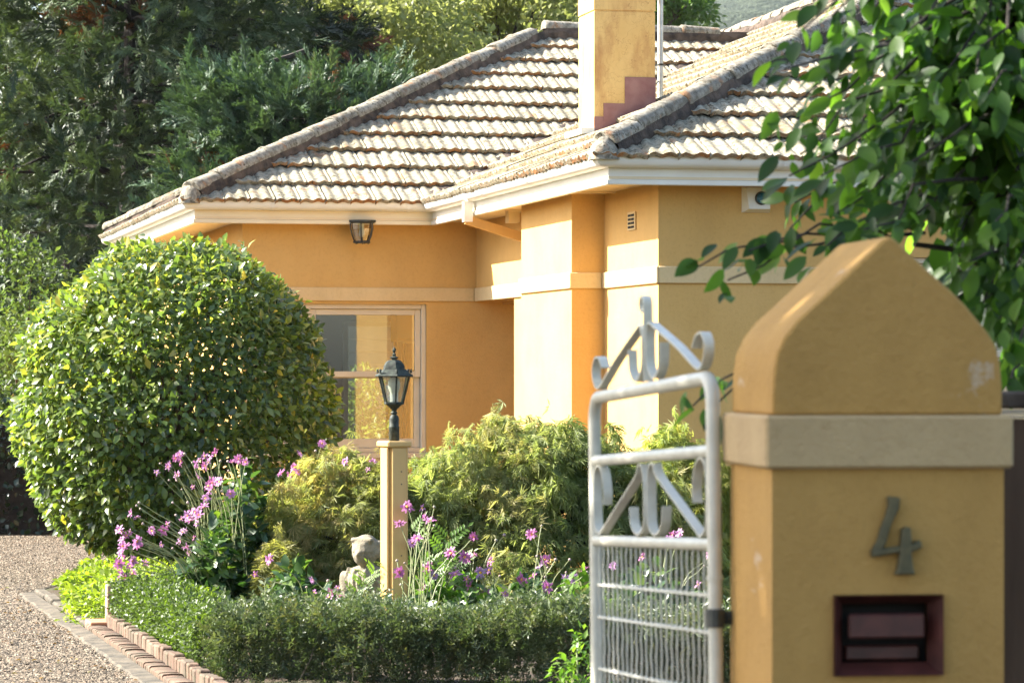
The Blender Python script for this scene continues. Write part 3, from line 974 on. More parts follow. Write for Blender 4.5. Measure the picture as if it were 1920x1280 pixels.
# ================================================================== THINGS ON THE HOUSE
# antenna mast
ms = HM @ Vector((1.98, 5.3, 0))
mast = empty('antenna_mast', HM @ Vector((1.78, 4.9, hz(1.78) + .02)), HA)
tag(mast, 'galvanised antenna mast standing on the tiles beside the chimney', 'mast')
MB().tube([(0, 0, -.05), (0, 0, 2.6)], .026, 12).build('pole', M['zinc'], mast, 40)
MB().box(-.30, .12, -.03, .035, .93, .955).box(-.30, .12, -.035, -.03, .93, .985).box(-.30, .12, .03, .035, .93, .985).build('bracket', M['zinc'], mast)
for z in (.28, 1.45): MB().tube([(0, 0, z), (0, 0, z + .018)], .031, 12).build('clamp', M['black'], mast)
MB().tube([(-.17, -.02, -.14), (-.12, -.02, -.02), (-.08, -.03, .09), (-.02, -.02, .14)], .006, 5).build('cable', M['black'], mast)

# porch lantern under the eave
pl = empty('porch_light', HM @ Vector((-.56, LT - .22, 2.985)), HA)
tag(pl, 'small black caged porch lantern hanging under the eave above the window', 'porch light')
MB().lathe([(.02, 0), (.135, 0), (.135, -.018), (.115, -.03), (.02, -.03)], 8, ph=.4).build('mount', M['black'], pl)
prof = [(.118, -.03), (.115, -.08), (.10, -.14), (.075, -.20)]
for k in range(6):
    a = .3 + k * math.pi / 3
    MB().tube([(r * math.cos(a), r * math.sin(a), z) for r, z in prof], .0075, 6).build('cage_bar', M['black'], pl)
MB().lathe([(.0, -.195), (.078, -.195), (.084, -.205), (.078, -.215), (0, -.215)], 12).build('base_ring', M['black'], pl)
g = MB(); n = 12
for i in range(3):
    for k in range(n):
        a0, a1 = 2 * math.pi * k / n, 2 * math.pi * (k + 1) / n
        (r0, z0), (r1, z1) = prof[i], prof[i + 1]
        r0 -= .008; r1 -= .008
        g.add([(r0 * math.cos(a0), r0 * math.sin(a0), z0), (r0 * math.cos(a1), r0 * math.sin(a1), z0), (r1 * math.cos(a1), r1 * math.sin(a1), z1), (r1 * math.cos(a0), r1 * math.sin(a0), z1)], [(0, 1, 2, 3)])
g.build('glass', M['lampglass'], pl)
MB().lathe([(.0, -.03), (.022, -.03), (.022, -.07), (.016, -.075), (.026, -.10), (.03, -.13), (.02, -.155), (0, -.16)], 12).build('bulb', M['white'], pl, 60)
for k in range(5):
    a = k * 1.25; MB().lathe([(.0, -.225), (.006, -.222), (.006, -.215), (0, -.214)], 6, (.06 * math.cos(a), .06 * math.sin(a), 0)).build('knob', M['black'], pl)

# alarm box
ab = empty('alarm_box', HM @ Vector((1.225, WT - .001, 2.765)), HA)
tag(ab, 'cream alarm box with round blue lens on the wall under the eave', 'alarm box')
bx = MB(); bx.add([(0, 0, .0), (.22, 0, 0), (.22, 0, .19), (0, 0, .19), (.035, -.08, .025), (.20, -.08, .025), (.20, -.06, .185), (.02, -.06, .185)],
                  [(0, 1, 2, 3), (4, 5, 6, 7), (0, 1, 5, 4), (1, 2, 6, 5), (2, 3, 7, 6), (3, 0, 4, 7)])
bx.build('casing', M['white'], ab)
ln = MB().lathe([(.052, 0), (.052, .012), (.044, .016), (.0, .016)], 20).build('lens_ring', M['black'], ab)
ln.location = (.135, -.070, .105); ln.rotation_euler = (R(83), 0, 0)
ln = MB().lathe([(.043, 0), (.042, .014), (.035, .028), (.02, .038), (0, .041)], 20).build('lens', M['bluedome'], ab, 60)
ln.location = (.135, -.072, .105); ln.rotation_euler = (R(83), 0, 0)
#@@PART3
# ================================================================== GATE PILLAR
PY = 6.3; PYAW = math.atan(760 / FPX)
pil = empty('gate_pillar', ((1666 - 960) / FPX * PY, PY, 0), PYAW)
tag(pil, 'ochre stucco gate pillar with pointed arched top carrying number 4 and letterbox', 'gate pillar')
lx = lambda px: (px - 1666) / FPX * PY
lz = lambda py: ZC + (690 - py) / FPX * PY
PD = .42
hw = .2335
# body with a letterbox opening
b0, b1, c0, c1 = lx(1560), lx(1770), lz(1266), lz(1114)
bd = MB()
bd.box(-hw, b0, 0, PD, 0, lz(878)); bd.box(b1, hw, 0, PD, 0, lz(878))
bd.box(b0, b1, 0, PD, 0, c0); bd.box(b0, b1, 0, PD, c1, lz(878)); bd.box(b0, b1, .16, PD, c0, c1)
bd.build('body', M['pillar'], pil)
MB().box(-hw - .016, hw + .016, -.016, PD + .016, lz(878), lz(778), bev=.006).build('band', M['pband'], pil)
prof = [(1445, 778), (1446, 720), (1448, 695), (1453, 664), (1467, 633), (1493, 600), (1530, 567), (1567, 533), (1620, 484), (1655, 451), (1668, 441), (1680, 449), (1710, 476), (1747, 510), (1790, 547), (1813, 569), (1838, 598), (1858, 622), (1873, 645), (1883, 680), (1887, 725), (1887, 778)]
cap = MB().prism([(lx(a), lz(b)) for a, b in prof], .004, PD - .004)
co = cap.build('cap', M['pillar'], pil, 30)
bv = co.modifiers.new('bevel', 'BEVEL'); bv.width = .006; bv.segments = 2; bv.limit_method = 'ANGLE'; bv.angle_limit = R(50)
# number 4
zz = lambda p: (lx(1080 + p[0] / 2.286), lz(860 + p[1] / 2.286))
nm = MB()
nm.prism([zz(p) for p in [(1328, 158), (1384, 165), (1378, 215), (1352, 265), (1335, 310), (1322, 360), (1300, 400), (1258, 412), (1258, 390), (1282, 350), (1296, 300), (1318, 245), (1330, 200)]], -.016, -.001)
nm.prism([zz(p) for p in [(1256, 388), (1258, 420), (1360, 402), (1440, 397), (1480, 378), (1470, 345), (1452, 352), (1438, 362), (1360, 374)]], -.019, -.001)
nm.prism([zz(p) for p in [(1388, 302), (1405, 290), (1426, 292), (1432, 350), (1430, 400), (1438, 465), (1446, 494), (1358, 494), (1370, 465), (1380, 400), (1384, 350)]], -.022, -.001)
no = nm.build('house_number', M['bronze'], pil)
bv = no.modifiers.new('bevel', 'BEVEL'); bv.width = .003; bv.segments = 2
# letterbox
lb = empty('letterbox', parent=pil)
e = .024
fr = MB()
fr.add([(b0 + .001, -.012, c0 + .001), (b1 - .001, -.012, c0 + .001), (b1 - .001, -.012, c1 - .001), (b0 + .001, -.012, c1 - .001),
        (b0 + e, .03, c0 + e), (b1 - e, .03, c0 + e), (b1 - e, .03, c1 - e * .8), (b0 + e, .03, c1 - e * .8),
        (b0 + .001, .05, c0 + .001), (b1 - .001, .05, c0 + .001), (b1 - .001, .05, c1 - .001), (b0 + .001, .05, c1 - .001)],
       [(0, 1, 5, 4), (1, 2, 6, 5), (2, 3, 7, 6), (3, 0, 4, 7), (0, 8, 9, 1), (1, 9, 10, 2), (2, 10, 11, 3), (3, 11, 8, 0)])
fr.build('frame', M['maroon'], lb)
MB().box(b0 + .012, b1 - .012, .09, .10, c0 + .012, c1 - .012).build('box_back', M['dark'], lb)
fl = MB().box(lx(1590), lx(1736), -.002, .012, lz(1196), lz(1150), bev=.004).build('flap', M['maroon'], lb)
fl.rotation_euler = (0, 0, 0)
MB().box(lx(1592), lx(1735), .04, .06, lz(1240), lz(1212), bev=.004).build('inner_plate', M['maroon'], lb)
# hinge pintle on the pillar's side
hx, hy = -hw, .10

# ================================================================== GATE
G0 = Vector(((1352 - 960) / FPX * 6.62, 6.62, 0)); G1 = Vector(((1126 - 960) / FPX * 7.78, 7.78, 0))
GL = (G1 - G0).length
gate = empty('garden_gate', G0)
gang = math.atan2(G1.y - G0.y, G1.x - G0.x)
gate.rotation_euler = (Matrix.Rotation(gang, 3, 'Z') @ Matrix.Rotation(R(2.65), 3, 'Y')).to_euler()
tag(gate, 'off white tubular metal garden gate with scrollwork and wire mesh standing open', 'gate')
ZT, ZM, ZL, ZB = 1.583, 1.429, 1.234, .16
pts = [(0, 0, ZB)] + [(0, 0, z) for z in (.6, 1.2, ZT - .06)]
for k in range(1, 6):
    a = R(90 * k / 5); pts.append((.055 - .055 * math.cos(a), 0, ZT - .055 + .055 * math.sin(a)))
pts += [(.3, 0, ZT), (.8, 0, ZT)]
for k in range(0, 6):
    a = R(90 * k / 5); pts.append((GL - .055 + .055 * math.sin(a), 0, ZT - .055 + .055 * math.cos(a)))
pts += [(GL, 0, 1.2), (GL, 0, .6), (GL, 0, ZB)]
MB().tube(pts, .0155, 12).build('frame', M['gate'], gate, 50)
for z in (ZM, ZL, ZB + .02): MB().tube([(0.008, 0, z), (GL - .008, 0, z)], .0135, 10).build('rail', M['gate'], gate, 50)
def smoothpath(ps, n=5):
    out = []
    for i in range(len(ps) - 1):
        p0 = Vector(ps[max(i - 1, 0)]); p1 = Vector(ps[i]); p2 = Vector(ps[i + 1]); p3 = Vector(ps[min(i + 2, len(ps) - 1)])
        for k in range(n):
            t = k / n
            out.append(.5 * ((2 * p1) + (p2 - p0) * t + (2 * p0 - 5 * p1 + 4 * p2 - p3) * t * t + (3 * p1 - p0 - 3 * p2 + p3) * t ** 3))
    out.append(Vector(ps[-1])); return out
cx = GL / 2; h = ZL + .014; hh = ZM - ZL - .028
half = [(-.165, .40), (-.15, .14), (-.09, .02), (-.03, .12), (-.018, .40), (-.02, .75), (-.04, .95), (-.075, .96), (-.11, .80), (-.30, .42), (-.46, .10), (-.505, .02), (-.55, .12), (-.562, .40), (-.562, .75), (-.545, .95), (-.505, 1.0), (-.465, .88), (-.445, .62), (-.452, .44)]
for s in (1, -1):
    pp = smoothpath([(cx + s * a * GL / 1.18, 0, h + b * hh) for a, b in half])
    MB().strip(pp, (0, 1, 0), .022, .004).build('scroll', M['gate'], gate, 40)
ct = ZT + .016
crest = [(-.16, .080), (-.15, .03), (-.09, .004), (-.032, .03), (-.022, .08), (-.028, .118), (-.05, .130), (-.08, .122), (-.30, .065), (-.47, .012), (-.52, .006), (-.558, .028), (-.562, .058), (-.53, .080), (-.485, .074), (-.455, .052)]
for s in (1, -1):
    pp = smoothpath([(cx + s * a * GL / 1.18, 0, ct + b) for a, b in crest])
    MB().strip(pp, (0, 1, 0), .022, .004).build('scroll', M['gate'], gate, 40)
MB().strip(smoothpath([(cx, 0, ct), (cx, 0, ct + .15), (cx + .004, 0, ct + .185), (cx + .03, 0, ct + .195), (cx + .045, 0, ct + .178), (cx + .03, 0, ct + .16), (cx + .006, 0, ct + .165)]), (0, 1, 0), .022, .005).build('finial', M['gate'], gate, 40)
for k in range(23):
    x = .04 + (GL - .08) * k / 22
    ps = []
    for j in range(34):
        z = ZL - .005 - (ZL - ZB - .03) * j / 33
        ps.append((x + .0013 * math.sin(j * 2.6 + k), .0013 * math.cos(j * 2.6 + k), z))
    MB().tube(ps, .0024, 5).build('mesh_wire', M['gate'], gate)
for z in (1.128, 1.050, .925, .80, .62, .42):
    ps = [(x_ * GL, .006 * math.cos(i * 2.2), z + .003 * math.sin(i * 2.2)) for i, x_ in enumerate(np.linspace(.012, .988, 60))]
    MB().tube(ps, .0038, 5).build('cross_wire', M['gate'], gate)
hg = MB().box(-.026, .07, -.022, .022, 1.065, 1.105)
hg = MB().tube([(0, 0, 1.062), (0, 0, 1.10)], .021, 12).box(-.004, .004, -.045, -.015, 1.066, 1.096)
hg.tube([(-.0, -.02, 1.08), (.012, -.055, 1.08), (.01, -.09, 1.08)], .012, 8)
hg.build('hinge', M['black'], gate)
MB().tube([(0, 0, 1.16), (0, 0, 1.168)], .018, 12).build('weld_collar', M['gate'], gate)

# ================================================================== FENCE RIGHT OF THE PILLAR
fence = empty('paling_fence', (1.055, 6.95, 0), R(6))
tag(fence, 'dark weathered timber paling fence running right behind the gate pillar', 'fence')
for k in range(22):
    x = .0 + k * .112
    MB().box(x, x + .1, .0, .018, .04, 1.50 + random.uniform(-.01, .01), bev=.003).build('paling', M['fence'], fence)
MB().box(-.02, 2.5, -.03, .05, 1.512, 1.55, bev=.006).build('capping', M['bark'], fence)
for z in (.4, 1.25): MB().box(0, 2.48, .02, .06, z, z + .075).build('fence_rail', M['fence'], fence)

# ================================================================== LAMP POST
lp = empty('lamp_post', at(741, 690, 18.0) * Vector((1, 1, 0)) if False else Vector(((739 - 960) / FPX * 18.0, 18.0, 0)), R(29))
tag(lp, 'ochre painted timber garden post carrying a black hexagonal lantern', 'lamp post')
PT = ZC - (838 - 690) / FPX * 18.0
MB().box(-.048, .048, -.048, .048, 0, PT).build('core', M['postwood'], lp)
for k in range(4):
    o = MB().box(-.043, .043, -.066, -.049, .02, PT - .002, bev=.003).build('board', M['postwood'], lp)
    o.rotation_euler = (0, 0, k * math.pi / 2)
for z in (.55, .95, 1.02): 
    MB().lathe([(.004, 0), (.004, .002), (0, .002)], 6, (0, 0, 0)).build('nail', M['black'], lp).matrix_local = Matrix.Translation((.012, -.0665, z)) @ Matrix.Rotation(R(90), 4, 'X')
MB().box(-.076, .076, -.076, .076, PT, PT + .036, bev=.008).build('post_cap', M['postwood'], lp)
ln = empty('lantern', (0, 0, PT + .036), R(12), lp)
MB().lathe([(.028, 0), (.03, .004), (.029, .07), (.031, .075), (.031, .08), (.027, .085), (.028, .12), (.024, .135), (.017, .145), (.013, .148), (.018, .153), (.018, .160), (.013, .165), (.014, .175), (.03, .19), (.046, .205), (.05, .212), (0, .212)], 16).build('stem', M['lampiron'], ln, 45)
zb, zt, rb_, rt_ = .212, .365, .053, .092
MB().lathe([(rb_ + .006, zb - .008), (rb_ + .008, zb), (rb_ + .004, zb + .006), (0, zb + .006)], 6).build('base_ring', M['lampiron'], ln)
for k in range(6):
    a = k * math.pi / 3; a2 = (k + 1) * math.pi / 3
    MB().tube([(rb_ * math.cos(a), rb_ * math.sin(a), zb), (rt_ * math.cos(a), rt_ * math.sin(a), zt)], .0055, 6).build('bar', M['lampiron'], ln)
    q_ = [(rb_ * math.cos(a), rb_ * math.sin(a), zb + .005), (rb_ * math.cos(a2), rb_ * math.sin(a2), zb + .005), (rt_ * math.cos(a2), rt_ * math.sin(a2), zt - .004), (rt_ * math.cos(a), rt_ * math.sin(a), zt - .004)]
    q_ = [(x * .96, y * .96, z) for x, y, z in q_]
    MB().add(q_, [(0, 1, 2, 3)]).build('glass_pane', M['lampglass'], ln)
    MB().lathe([(.0, 0), (.007, .003), (.008, .008), (.005, .013), (.009, .017), (.006, .022), (0, .024)], 8, (.100 * math.cos(a), .100 * math.sin(a), zt + .014)).build('knob', M['lampiron'], ln)
MB().lathe([(rt_ + .02, zt - .006), (rt_ + .024, zt), (rt_ + .016, zt + .008), (.088, zt + .018), (.075, zt + .032), (.066, zt + .036), (.062, zt + .056), (.052, zt + .075), (.036, zt + .086), (.016, zt + .090), (.016, zt + .096), (.026, zt + .100), (.026, zt + .104), (.010, zt + .110), (.010, zt + .118), (.014, zt + .121), (.006, zt + .127), (.006, zt + .132), (.011, zt + .142), (.009, zt + .152), (.003, zt + .160), (0, zt + .168)], 6).build('lantern_roof', M['lampiron'], ln, 25)
MB().lathe([(.0, zb), (.024, zb), (.024, zb + .05), (0, zb + .05)], 12).build('lamp_holder', M['zinc'], ln)
M['bulb'] = surf('frosted_glass', (.62, .64, .55), (.66, .68, .58), 4, .3)
MB().lathe([(.022, zb + .05), (.026, zb + .065), (.034, zb + .085), (.036, zb + .11), (.03, zb + .132), (.014, zb + .145), (0, zb + .147)], 14).build('bulb', M['bulb'], ln, 60)

# ================================================================== STATUE
def statue():
    root = empty('garden_statue', (-.845, 18.7, 0), R(-25)); root.scale = (1.18, 1.18, 1.08)
    tag(root, 'weathered pale stone figure of a seated child half hidden behind the post', 'statue')
    bm = bmesh.new()
    def ell(c, r, rot=None):
        m = Matrix.Translation(c) @ (rot or Matrix.Identity(4)) @ Matrix.Diagonal((*r, 1))
        bmesh.ops.create_icosphere(bm, subdivisions=3, radius=1, matrix=m)
    ell((0, 0, .10), (.17, .15, .10))                 # plinth mound
    ell((0, .01, .27), (.095, .085, .13))             # trunk
    ell((0, .0, .37), (.105, .065, .05))              # shoulders
    ell((0, -.005, .42), (.034, .034, .05))           # neck
    ell((0, -.015, .50), (.068, .078, .085))          # skull
    ell((0, -.05, .475), (.05, .05, .06))             # face
    ell((0, -.097, .482), (.012, .016, .016))         # nose
    for s in (-1, 1):
        ell((s * .028, -.083, .498), (.014, .01, .008))
        ell((s * .068, -.01, .49), (.012, .018, .022))
        ell((s * .105, -.02, .30), (.034, .036, .09), Matrix.Rotation(R(12 * s), 4, 'Y'))      # upper arms
        ell((s * .085, -.085, .225), (.03, .08, .03), Matrix.Rotation(R(-18 * s), 4, 'Z'))     # forearms
        ell((s * .07, -.11, .17), (.055, .11, .055), Matrix.Rotation(R(-14 * s), 4, 'Z'))      # thighs
        ell((s * .075, -.19, .10), (.04, .045, .10))                                           # shins
    ell((0, -.15, .215), (.045, .03, .028))           # joined hands
    for k in range(11):                               # locks of hair
        a = R(-10 + 20 * k)
        c = Vector((.062 * math.cos(a), .035 * math.sin(a) + .008, .53))
        for j in range(3): ell(c + Vector((.008 * math.cos(a), .01 * math.sin(a), -.028 * j)), (.017, .019, .021))
    for k in range(6): ell((-.05 + .02 * k, -.055, .555), (.014, .02, .016))
    for k in range(7):                                # folds of the wrap
        ell((-.09 + .03 * k, -.03 - .05 * math.sin(k / 6 * math.pi), .34 - .02 * (k % 2)), (.012, .03, .07))
    me = bpy.data.meshes.new('figure'); bm.to_mesh(me); bm.free()
    me.materials.append(M['stone'])
    o = link('figure', me, root)
    rm = o.modifiers.new('remesh', 'REMESH'); rm.mode = 'VOXEL'; rm.voxel_size = .009; rm.use_smooth_shade = True
    sm = o.modifiers.new('smooth', 'SMOOTH'); sm.factor = .5; sm.iterations = 2
statue()

# ================================================================== BED EDGING
ed = empty('brick_edging', edge(0))
tag(ed, 'two stepped rows of old brick edging between gravel drive and hedge', 'brick edging')
rot = math.atan2(EDIR.y, EDIR.x)
upright = [MB().box(-.0515, .0515, -.030, .030, 0, .112, bev=.007).mesh('brick', M['brick'], 30) for _ in range(2)]
flat = MB().prism([(-.055, 0), (.055, 0), (.055, .040), (.046, .047), (.0, .050), (-.046, .047), (-.055, .040)], -.037, .037).mesh('brick', M['brick'], 50)
for k in range(46):
    d = -1.7 + k * .1085
    if d > 3.25: break
    o = link('brick', upright[k % 2], ed)
    p = edge(d, -.0, random.uniform(-.012, .006)) - edge(0)
    o.matrix_local = Matrix.Translation(p) @ Matrix.Rotation(rot + random.gauss(0, .03), 4, 'Z') @ Matrix.Rotation(random.gauss(0, .03), 4, 'X')
for k in range(66):
    d = -1.7 + k * .079
    if d > 3.3: break
    o = link('brick', flat, ed)
    p = edge(d, -.088, random.uniform(-.006, .006)) - edge(0)
    o.matrix_local = Matrix.Translation(p) @ Matrix.Rotation(rot + math.pi / 2 + random.gauss(0, .03), 4, 'Z') @ Matrix.Rotation(random.gauss(0, .03), 4, 'X')
st = MB(); n = 60
vs = []; fs = []
for i in range(n + 1):
    d = -1.8 + 8.3 * i / n; j = random.uniform(-.012, .012)
    vs += [edge(d, -.26 + j, .0), edge(d, -.24 + j, .018 + random.uniform(-.004, .004)), edge(d, -.15, .024), edge(d, -.147, .0)]
for i in range(n):
    for c in range(3): fs.append((i * 4 + c, i * 4 + c + 1, i * 4 + 5 + c, i * 4 + 4 + c))
st.add(vs, fs)
tag(st.build('concrete_strip', M['concrete']), kind='structure')
sb = empty('edging_stub', edge(3.42, .045), rot - math.pi / 2)
tag(sb, 'short square rendered stub at the far end of the brick edging', 'edging stub')
MB().box(-.05, .085, -.045, .055, 0, .275, bev=.006).build('stub_body', M['stub'], sb)
for k in range(3): MB().box(-.053, .088, -.048, .058, .062 + .07 * k, .066 + .07 * k).build('stub_joint', M['dark'], sb)
tt = empty('terracotta_step', edge(3.36, -.03), rot - math.pi / 2)
tag(tt, 'two flat orange terracotta tiles lying at the foot of the stub', 'tiles')
for k in range(2): MB().box(-.10, .095, -.19 + .145 * k, -.05 + .145 * k, .0, .065, bev=.005).build('tile', M['terracotta'], tt)
for k, d in enumerate((3.75, 4.4, 5.05, 5.7, 6.3)):
    o = MB().box(-.04, .04, -.3, .3, 0, .04 + .008 * (k % 2), bev=.012).build('edging_block', M['concrete'])
    o.location = edge(d, -.09); o.rotation_euler = (0, 0, rot - math.pi / 2 + random.gauss(0, .03))
    tag(o, 'old concrete edging block below the lime ground cover, %s' % ('nearest to the stub', 'second from the stub', 'third from the stub', 'fourth from the stub', 'farthest from the stub')[k], 'edging block', 'concrete blocks edging the drive')

# ================================================================== SHED SEEN THROUGH THE ROOM
M['greypaint'] = surf('grey_white_paint', (.42, .45, .48), (.36, .39, .42), 3, .6)
shed = empty('garden_shed', HM @ Vector((-.6, 19.5, 0)), HA)
tag(shed, 'pale weatherboard shed behind the house glimpsed through the window', 'shed')
for k in range(13): MB().box(0, 2.6, -.01 - .012 * 0, .02, .12 + .17 * k, .29 + .17 * k - .006).build('weatherboard', M['greypaint'], shed)
MB().box(0, 2.6, .021, 1.8, .1, 2.33).build('shed_body', M['white'], shed)
MB().add([(-.15, -.25, 2.34), (2.75, -.25, 2.34), (2.75, 2.0, 2.8), (-.15, 2.0, 2.8), (-.15, -.25, 2.40), (2.75, -.25, 2.40), (2.75, 2.0, 2.86), (-.15, 2.0, 2.86)],
         [(3, 2, 1, 0), (4, 5, 6, 7), (0, 1, 5, 4), (1, 2, 6, 5), (2, 3, 7, 6), (3, 0, 4, 7)]).build('shed_roof', M['zinc'], shed)
# ================================================================== VEGETATION
def rdir(n, z=1.0):
    return unit(RNG.normal(size=(n, 3)) * np.array([1, 1, z]))

def leaves_on(name, tmpl, pos, out, size, mats, droop=.35, spread=.8, up=.5, rnd=None, parent=None, smooth=False, sizevar=.3):
    """leaves at pos whose tips point outwards (out), normals turned up and out"""
    n = len(pos)
    d = unit(out + RNG.normal(size=(n, 3)) * spread + np.array([0, 0, -droop]))
    nr = unit(out * .7 + np.array([0, 0, up]) + RNG.normal(size=(n, 3)) * .45)
    sc = size * RNG.uniform(1 - sizevar, 1 + sizevar, n)
    return scatter_mesh(name, tmpl[0], tmpl[1], pos, frames(d, nr), sc, RNG.random(n) if rnd is None else rnd, mats, smooth=smooth)

# ---- camellia ball
def camellia():
    C = np.array([(327 - 960) / FPX * 24.6, 24.6, 1.30]); rx, rz = 1.215, 1.27
    root = empty('camellia_bush', (C[0], C[1], 0))
    tag(root, 'large dome clipped camellia bush with glossy leaves in front of the house', 'bush')
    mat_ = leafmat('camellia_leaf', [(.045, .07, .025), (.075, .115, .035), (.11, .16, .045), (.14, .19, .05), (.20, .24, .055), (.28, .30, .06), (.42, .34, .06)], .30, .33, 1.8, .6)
    n = 42000
    u = rdir(n); 
    keep = u[:, 2] > -.97
    u = u[keep]; n = len(u)
    a = np.sign(u) * np.abs(u) ** .92; a = a / np.linalg.norm(a, axis=1, keepdims=True)
    # slightly lumpy clipped surface
    lump = 1 + .025 * np.sin(u[:, 0] * 9 + u[:, 2] * 5) + .03 * np.sin(u[:, 1] * 7 - u[:, 2] * 11 + 1)
    dep = 1 - np.abs(RNG.normal(size=n)) * .10
    ext = RNG.random(n) < .03; dep[ext] += RNG.uniform(.0, .05, ext.sum())
    shoot = (np.sin(u[:, 0] * 41 + 3) + np.sin(u[:, 1] * 37) + np.sin(u[:, 2] * 43 + 1)) > 2.45; dep[shoot] += RNG.uniform(0, .06, shoot.sum())
    hollow = (np.sin(u[:, 0] * 19) + np.sin(u[:, 1] * 23 + 2) + np.sin(u[:, 2] * 17 + 1)) < -2.0; dep[hollow] -= RNG.uniform(.02, .12, hollow.sum())
    zz_ = u[:, 2]
    rad = np.where(zz_ < 0, 1 - .06 * zz_ ** 2 + 0.0, 1.0)
    pos = np.stack([u[:, 0] * rx * lump * dep * rad, u[:, 1] * rx * lump * dep * rad, np.where(zz_ > 0, zz_ * rz, zz_ * 1.28) * lump * dep + C[2]], 1)
    pos[:, 2] = np.maximum(pos[:, 2], .03 + RNG.random(n) * .1)
    # thin out where the skirt opens at the right
    hole = (pos[:, 0] > .25) & (pos[:, 2] < .98) & (RNG.random(n) < .55)
    pos, u, dep = pos[~hole], u[~hole], dep[~hole]
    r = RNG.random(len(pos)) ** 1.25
    top = np.clip((u[:, 2] + .1) * .5 - u[:, 0] * .25, 0, .6)  # top and left leaves get paler, yellower colours: sunlight painted in
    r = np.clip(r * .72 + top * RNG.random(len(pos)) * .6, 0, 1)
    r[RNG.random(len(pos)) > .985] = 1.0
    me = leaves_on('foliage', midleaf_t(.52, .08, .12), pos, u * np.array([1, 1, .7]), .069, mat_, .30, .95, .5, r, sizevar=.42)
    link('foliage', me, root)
    tr = MB()
    tr.tube([(0, 0, 0), (.02, 0, .35), (0, .03, .8), (.05, 0, 1.5)], [.09, .075, .065, .03], 8)
    for k in range(26):
        a_ = random.uniform(0, 6.28); e_ = random.uniform(-.2, 1.2)
        q = Vector((math.cos(a_) * math.cos(e_) * 1.05, math.sin(a_) * math.cos(e_) * 1.05, 1.2 + math.sin(e_) * 1.1))
        tr.tube(branch_path((0, 0, random.uniform(.3, 1.0)), q, .05, 5, .05), taper(5, .028, .006), 5)
    tr.build('trunk', M['bark'], root)
camellia()

# ---- laceleaf maples
def maple(X, Y, rx, ry, top, label, n, cols, low=.28, seed=1, cut=None):
    root = empty('laceleaf_maple', (X, Y, 0)); tag(root, label, 'maple')
    mat_ = leafmat('maple_leaf', cols, .55, .45, 1.7, .3, (1.1, 1.15, .6))
    rr = random.Random(seed)
    # feathery mound of drooping layers with gaps between them
    a_ = RNG.uniform(0, 2 * np.pi, n); ro = np.sqrt(RNG.random(n)) * 1.03
    lob = 1 + .10 * np.sin(a_ * 3 + seed) + .07 * np.sin(a_ * 7 + 2 * seed)
    ux, uy = np.cos(a_) * ro * lob, np.sin(a_) * ro * lob
    surf_ = low + (top - low) * np.clip(1 - (ro ** 2.3), 0, 1)
    bumpz = .10 * np.sin(ux * rx * 9 + seed) * np.sin(uy * ry * 8 + 1) + .05 * np.sin(ux * rx * 17 + uy * ry * 13)
    lay = RNG.integers(0, 4, n); depth = lay * .13 + np.abs(RNG.normal(size=n)) * .035
    z = surf_ + bumpz - depth * np.clip((surf_ - .1) / .5, .3, 1) - (ro > .75) * RNG.random(n) * .22
    strand = (RNG.random(n) < .16) & (np.sin(a_ * 23) + np.sin(ro * 31 + a_ * 5) > .3); z[strand] += RNG.uniform(.02, .13, strand.sum())
    far_ = RNG.random(n) < .06; ux[far_] *= 1.12; uy[far_] *= 1.12
    gap = np.sin(ux * rx * 13 + z * 17 + seed) + np.sin(uy * ry * 11 - z * 23) + np.sin(ux * rx * 23 - z * 9)
    k_ = (z > .06) & ((gap > -.75) | (RNG.random(n) < .2))
    pos = np.stack([ux * rx, uy * ry, z], 1)[k_]
    out = unit(np.stack([ux * .8, uy * .8, -.35 - .5 * ro], 1)[k_])
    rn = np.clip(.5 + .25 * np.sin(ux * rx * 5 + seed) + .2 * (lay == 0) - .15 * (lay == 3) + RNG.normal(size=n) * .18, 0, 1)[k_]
    tiers = [(pos[j][0], pos[j][1], pos[j][2], .2, .5) for j in RNG.integers(0, len(pos), 60)]
    mes = []
    for s in range(3):
        i = np.arange(len(pos)) % 3 == s
        m = i.sum()
        d = unit(out[i] + RNG.normal(size=(m, 3)) * .7)
        nr = unit(np.array([0, 0, 1.]) + out[i] * .5 + RNG.normal(size=(m, 3)) * .4)
        t = maple_t(s + seed)
        mes.append(scatter_mesh('foliage', t[0], t[1], pos[i], frames(d, nr), .080 * RNG.uniform(.6, 1.4, m), rn[i], mat_))
    join_meshes('foliage', mes, root)
    tr = MB()
    fork = Vector((-.02, 0, min(low + .25, top * .5)))
    tr.tube(branch_path((0, 0, 0), fork, 0, 4, .03), taper(4, .042 * min(1, rx / .5), .032 * min(1, rx / .5)), 8)
    for (x, y, z, s, c) in tiers[::2]:
        tr.tube(branch_path(fork, (x, y, z - .05), .12, 6, .05), taper(6, .016 * min(1, rx / .5), .004), 5)
    tr.build('trunk', M['darkbark'], root)
maple((1000 - 960) / FPX * 20.5, 20.6, 1.26, .8, 1.25, 'large mounded lime green laceleaf maple between the lamp post and the gate', 18500,
      [(.14, .18, .055), (.19, .23, .07), (.15, .19, .07), (.26, .28, .10), (.22, .26, .11), (.33, .30, .13)], .26, 3)
maple((655 - 960) / FPX * 20.4, 20.4, .82, .55, 1.02, 'smaller yellow green laceleaf maple with bronze tips left of the lamp post', 13500,
      [(.17, .20, .055), (.22, .24, .07), (.28, .28, .09), (.21, .24, .09), (.36, .29, .12)], .22, 9)
maple((1275 - 960) / FPX * 21.4, 21.4, .62, .5, 1.16, 'yellow green laceleaf maple seen through the top of the gate', 8000,
      [(.20, .24, .05), (.28, .30, .06), (.34, .32, .08), (.24, .29, .09)], .26, 15)
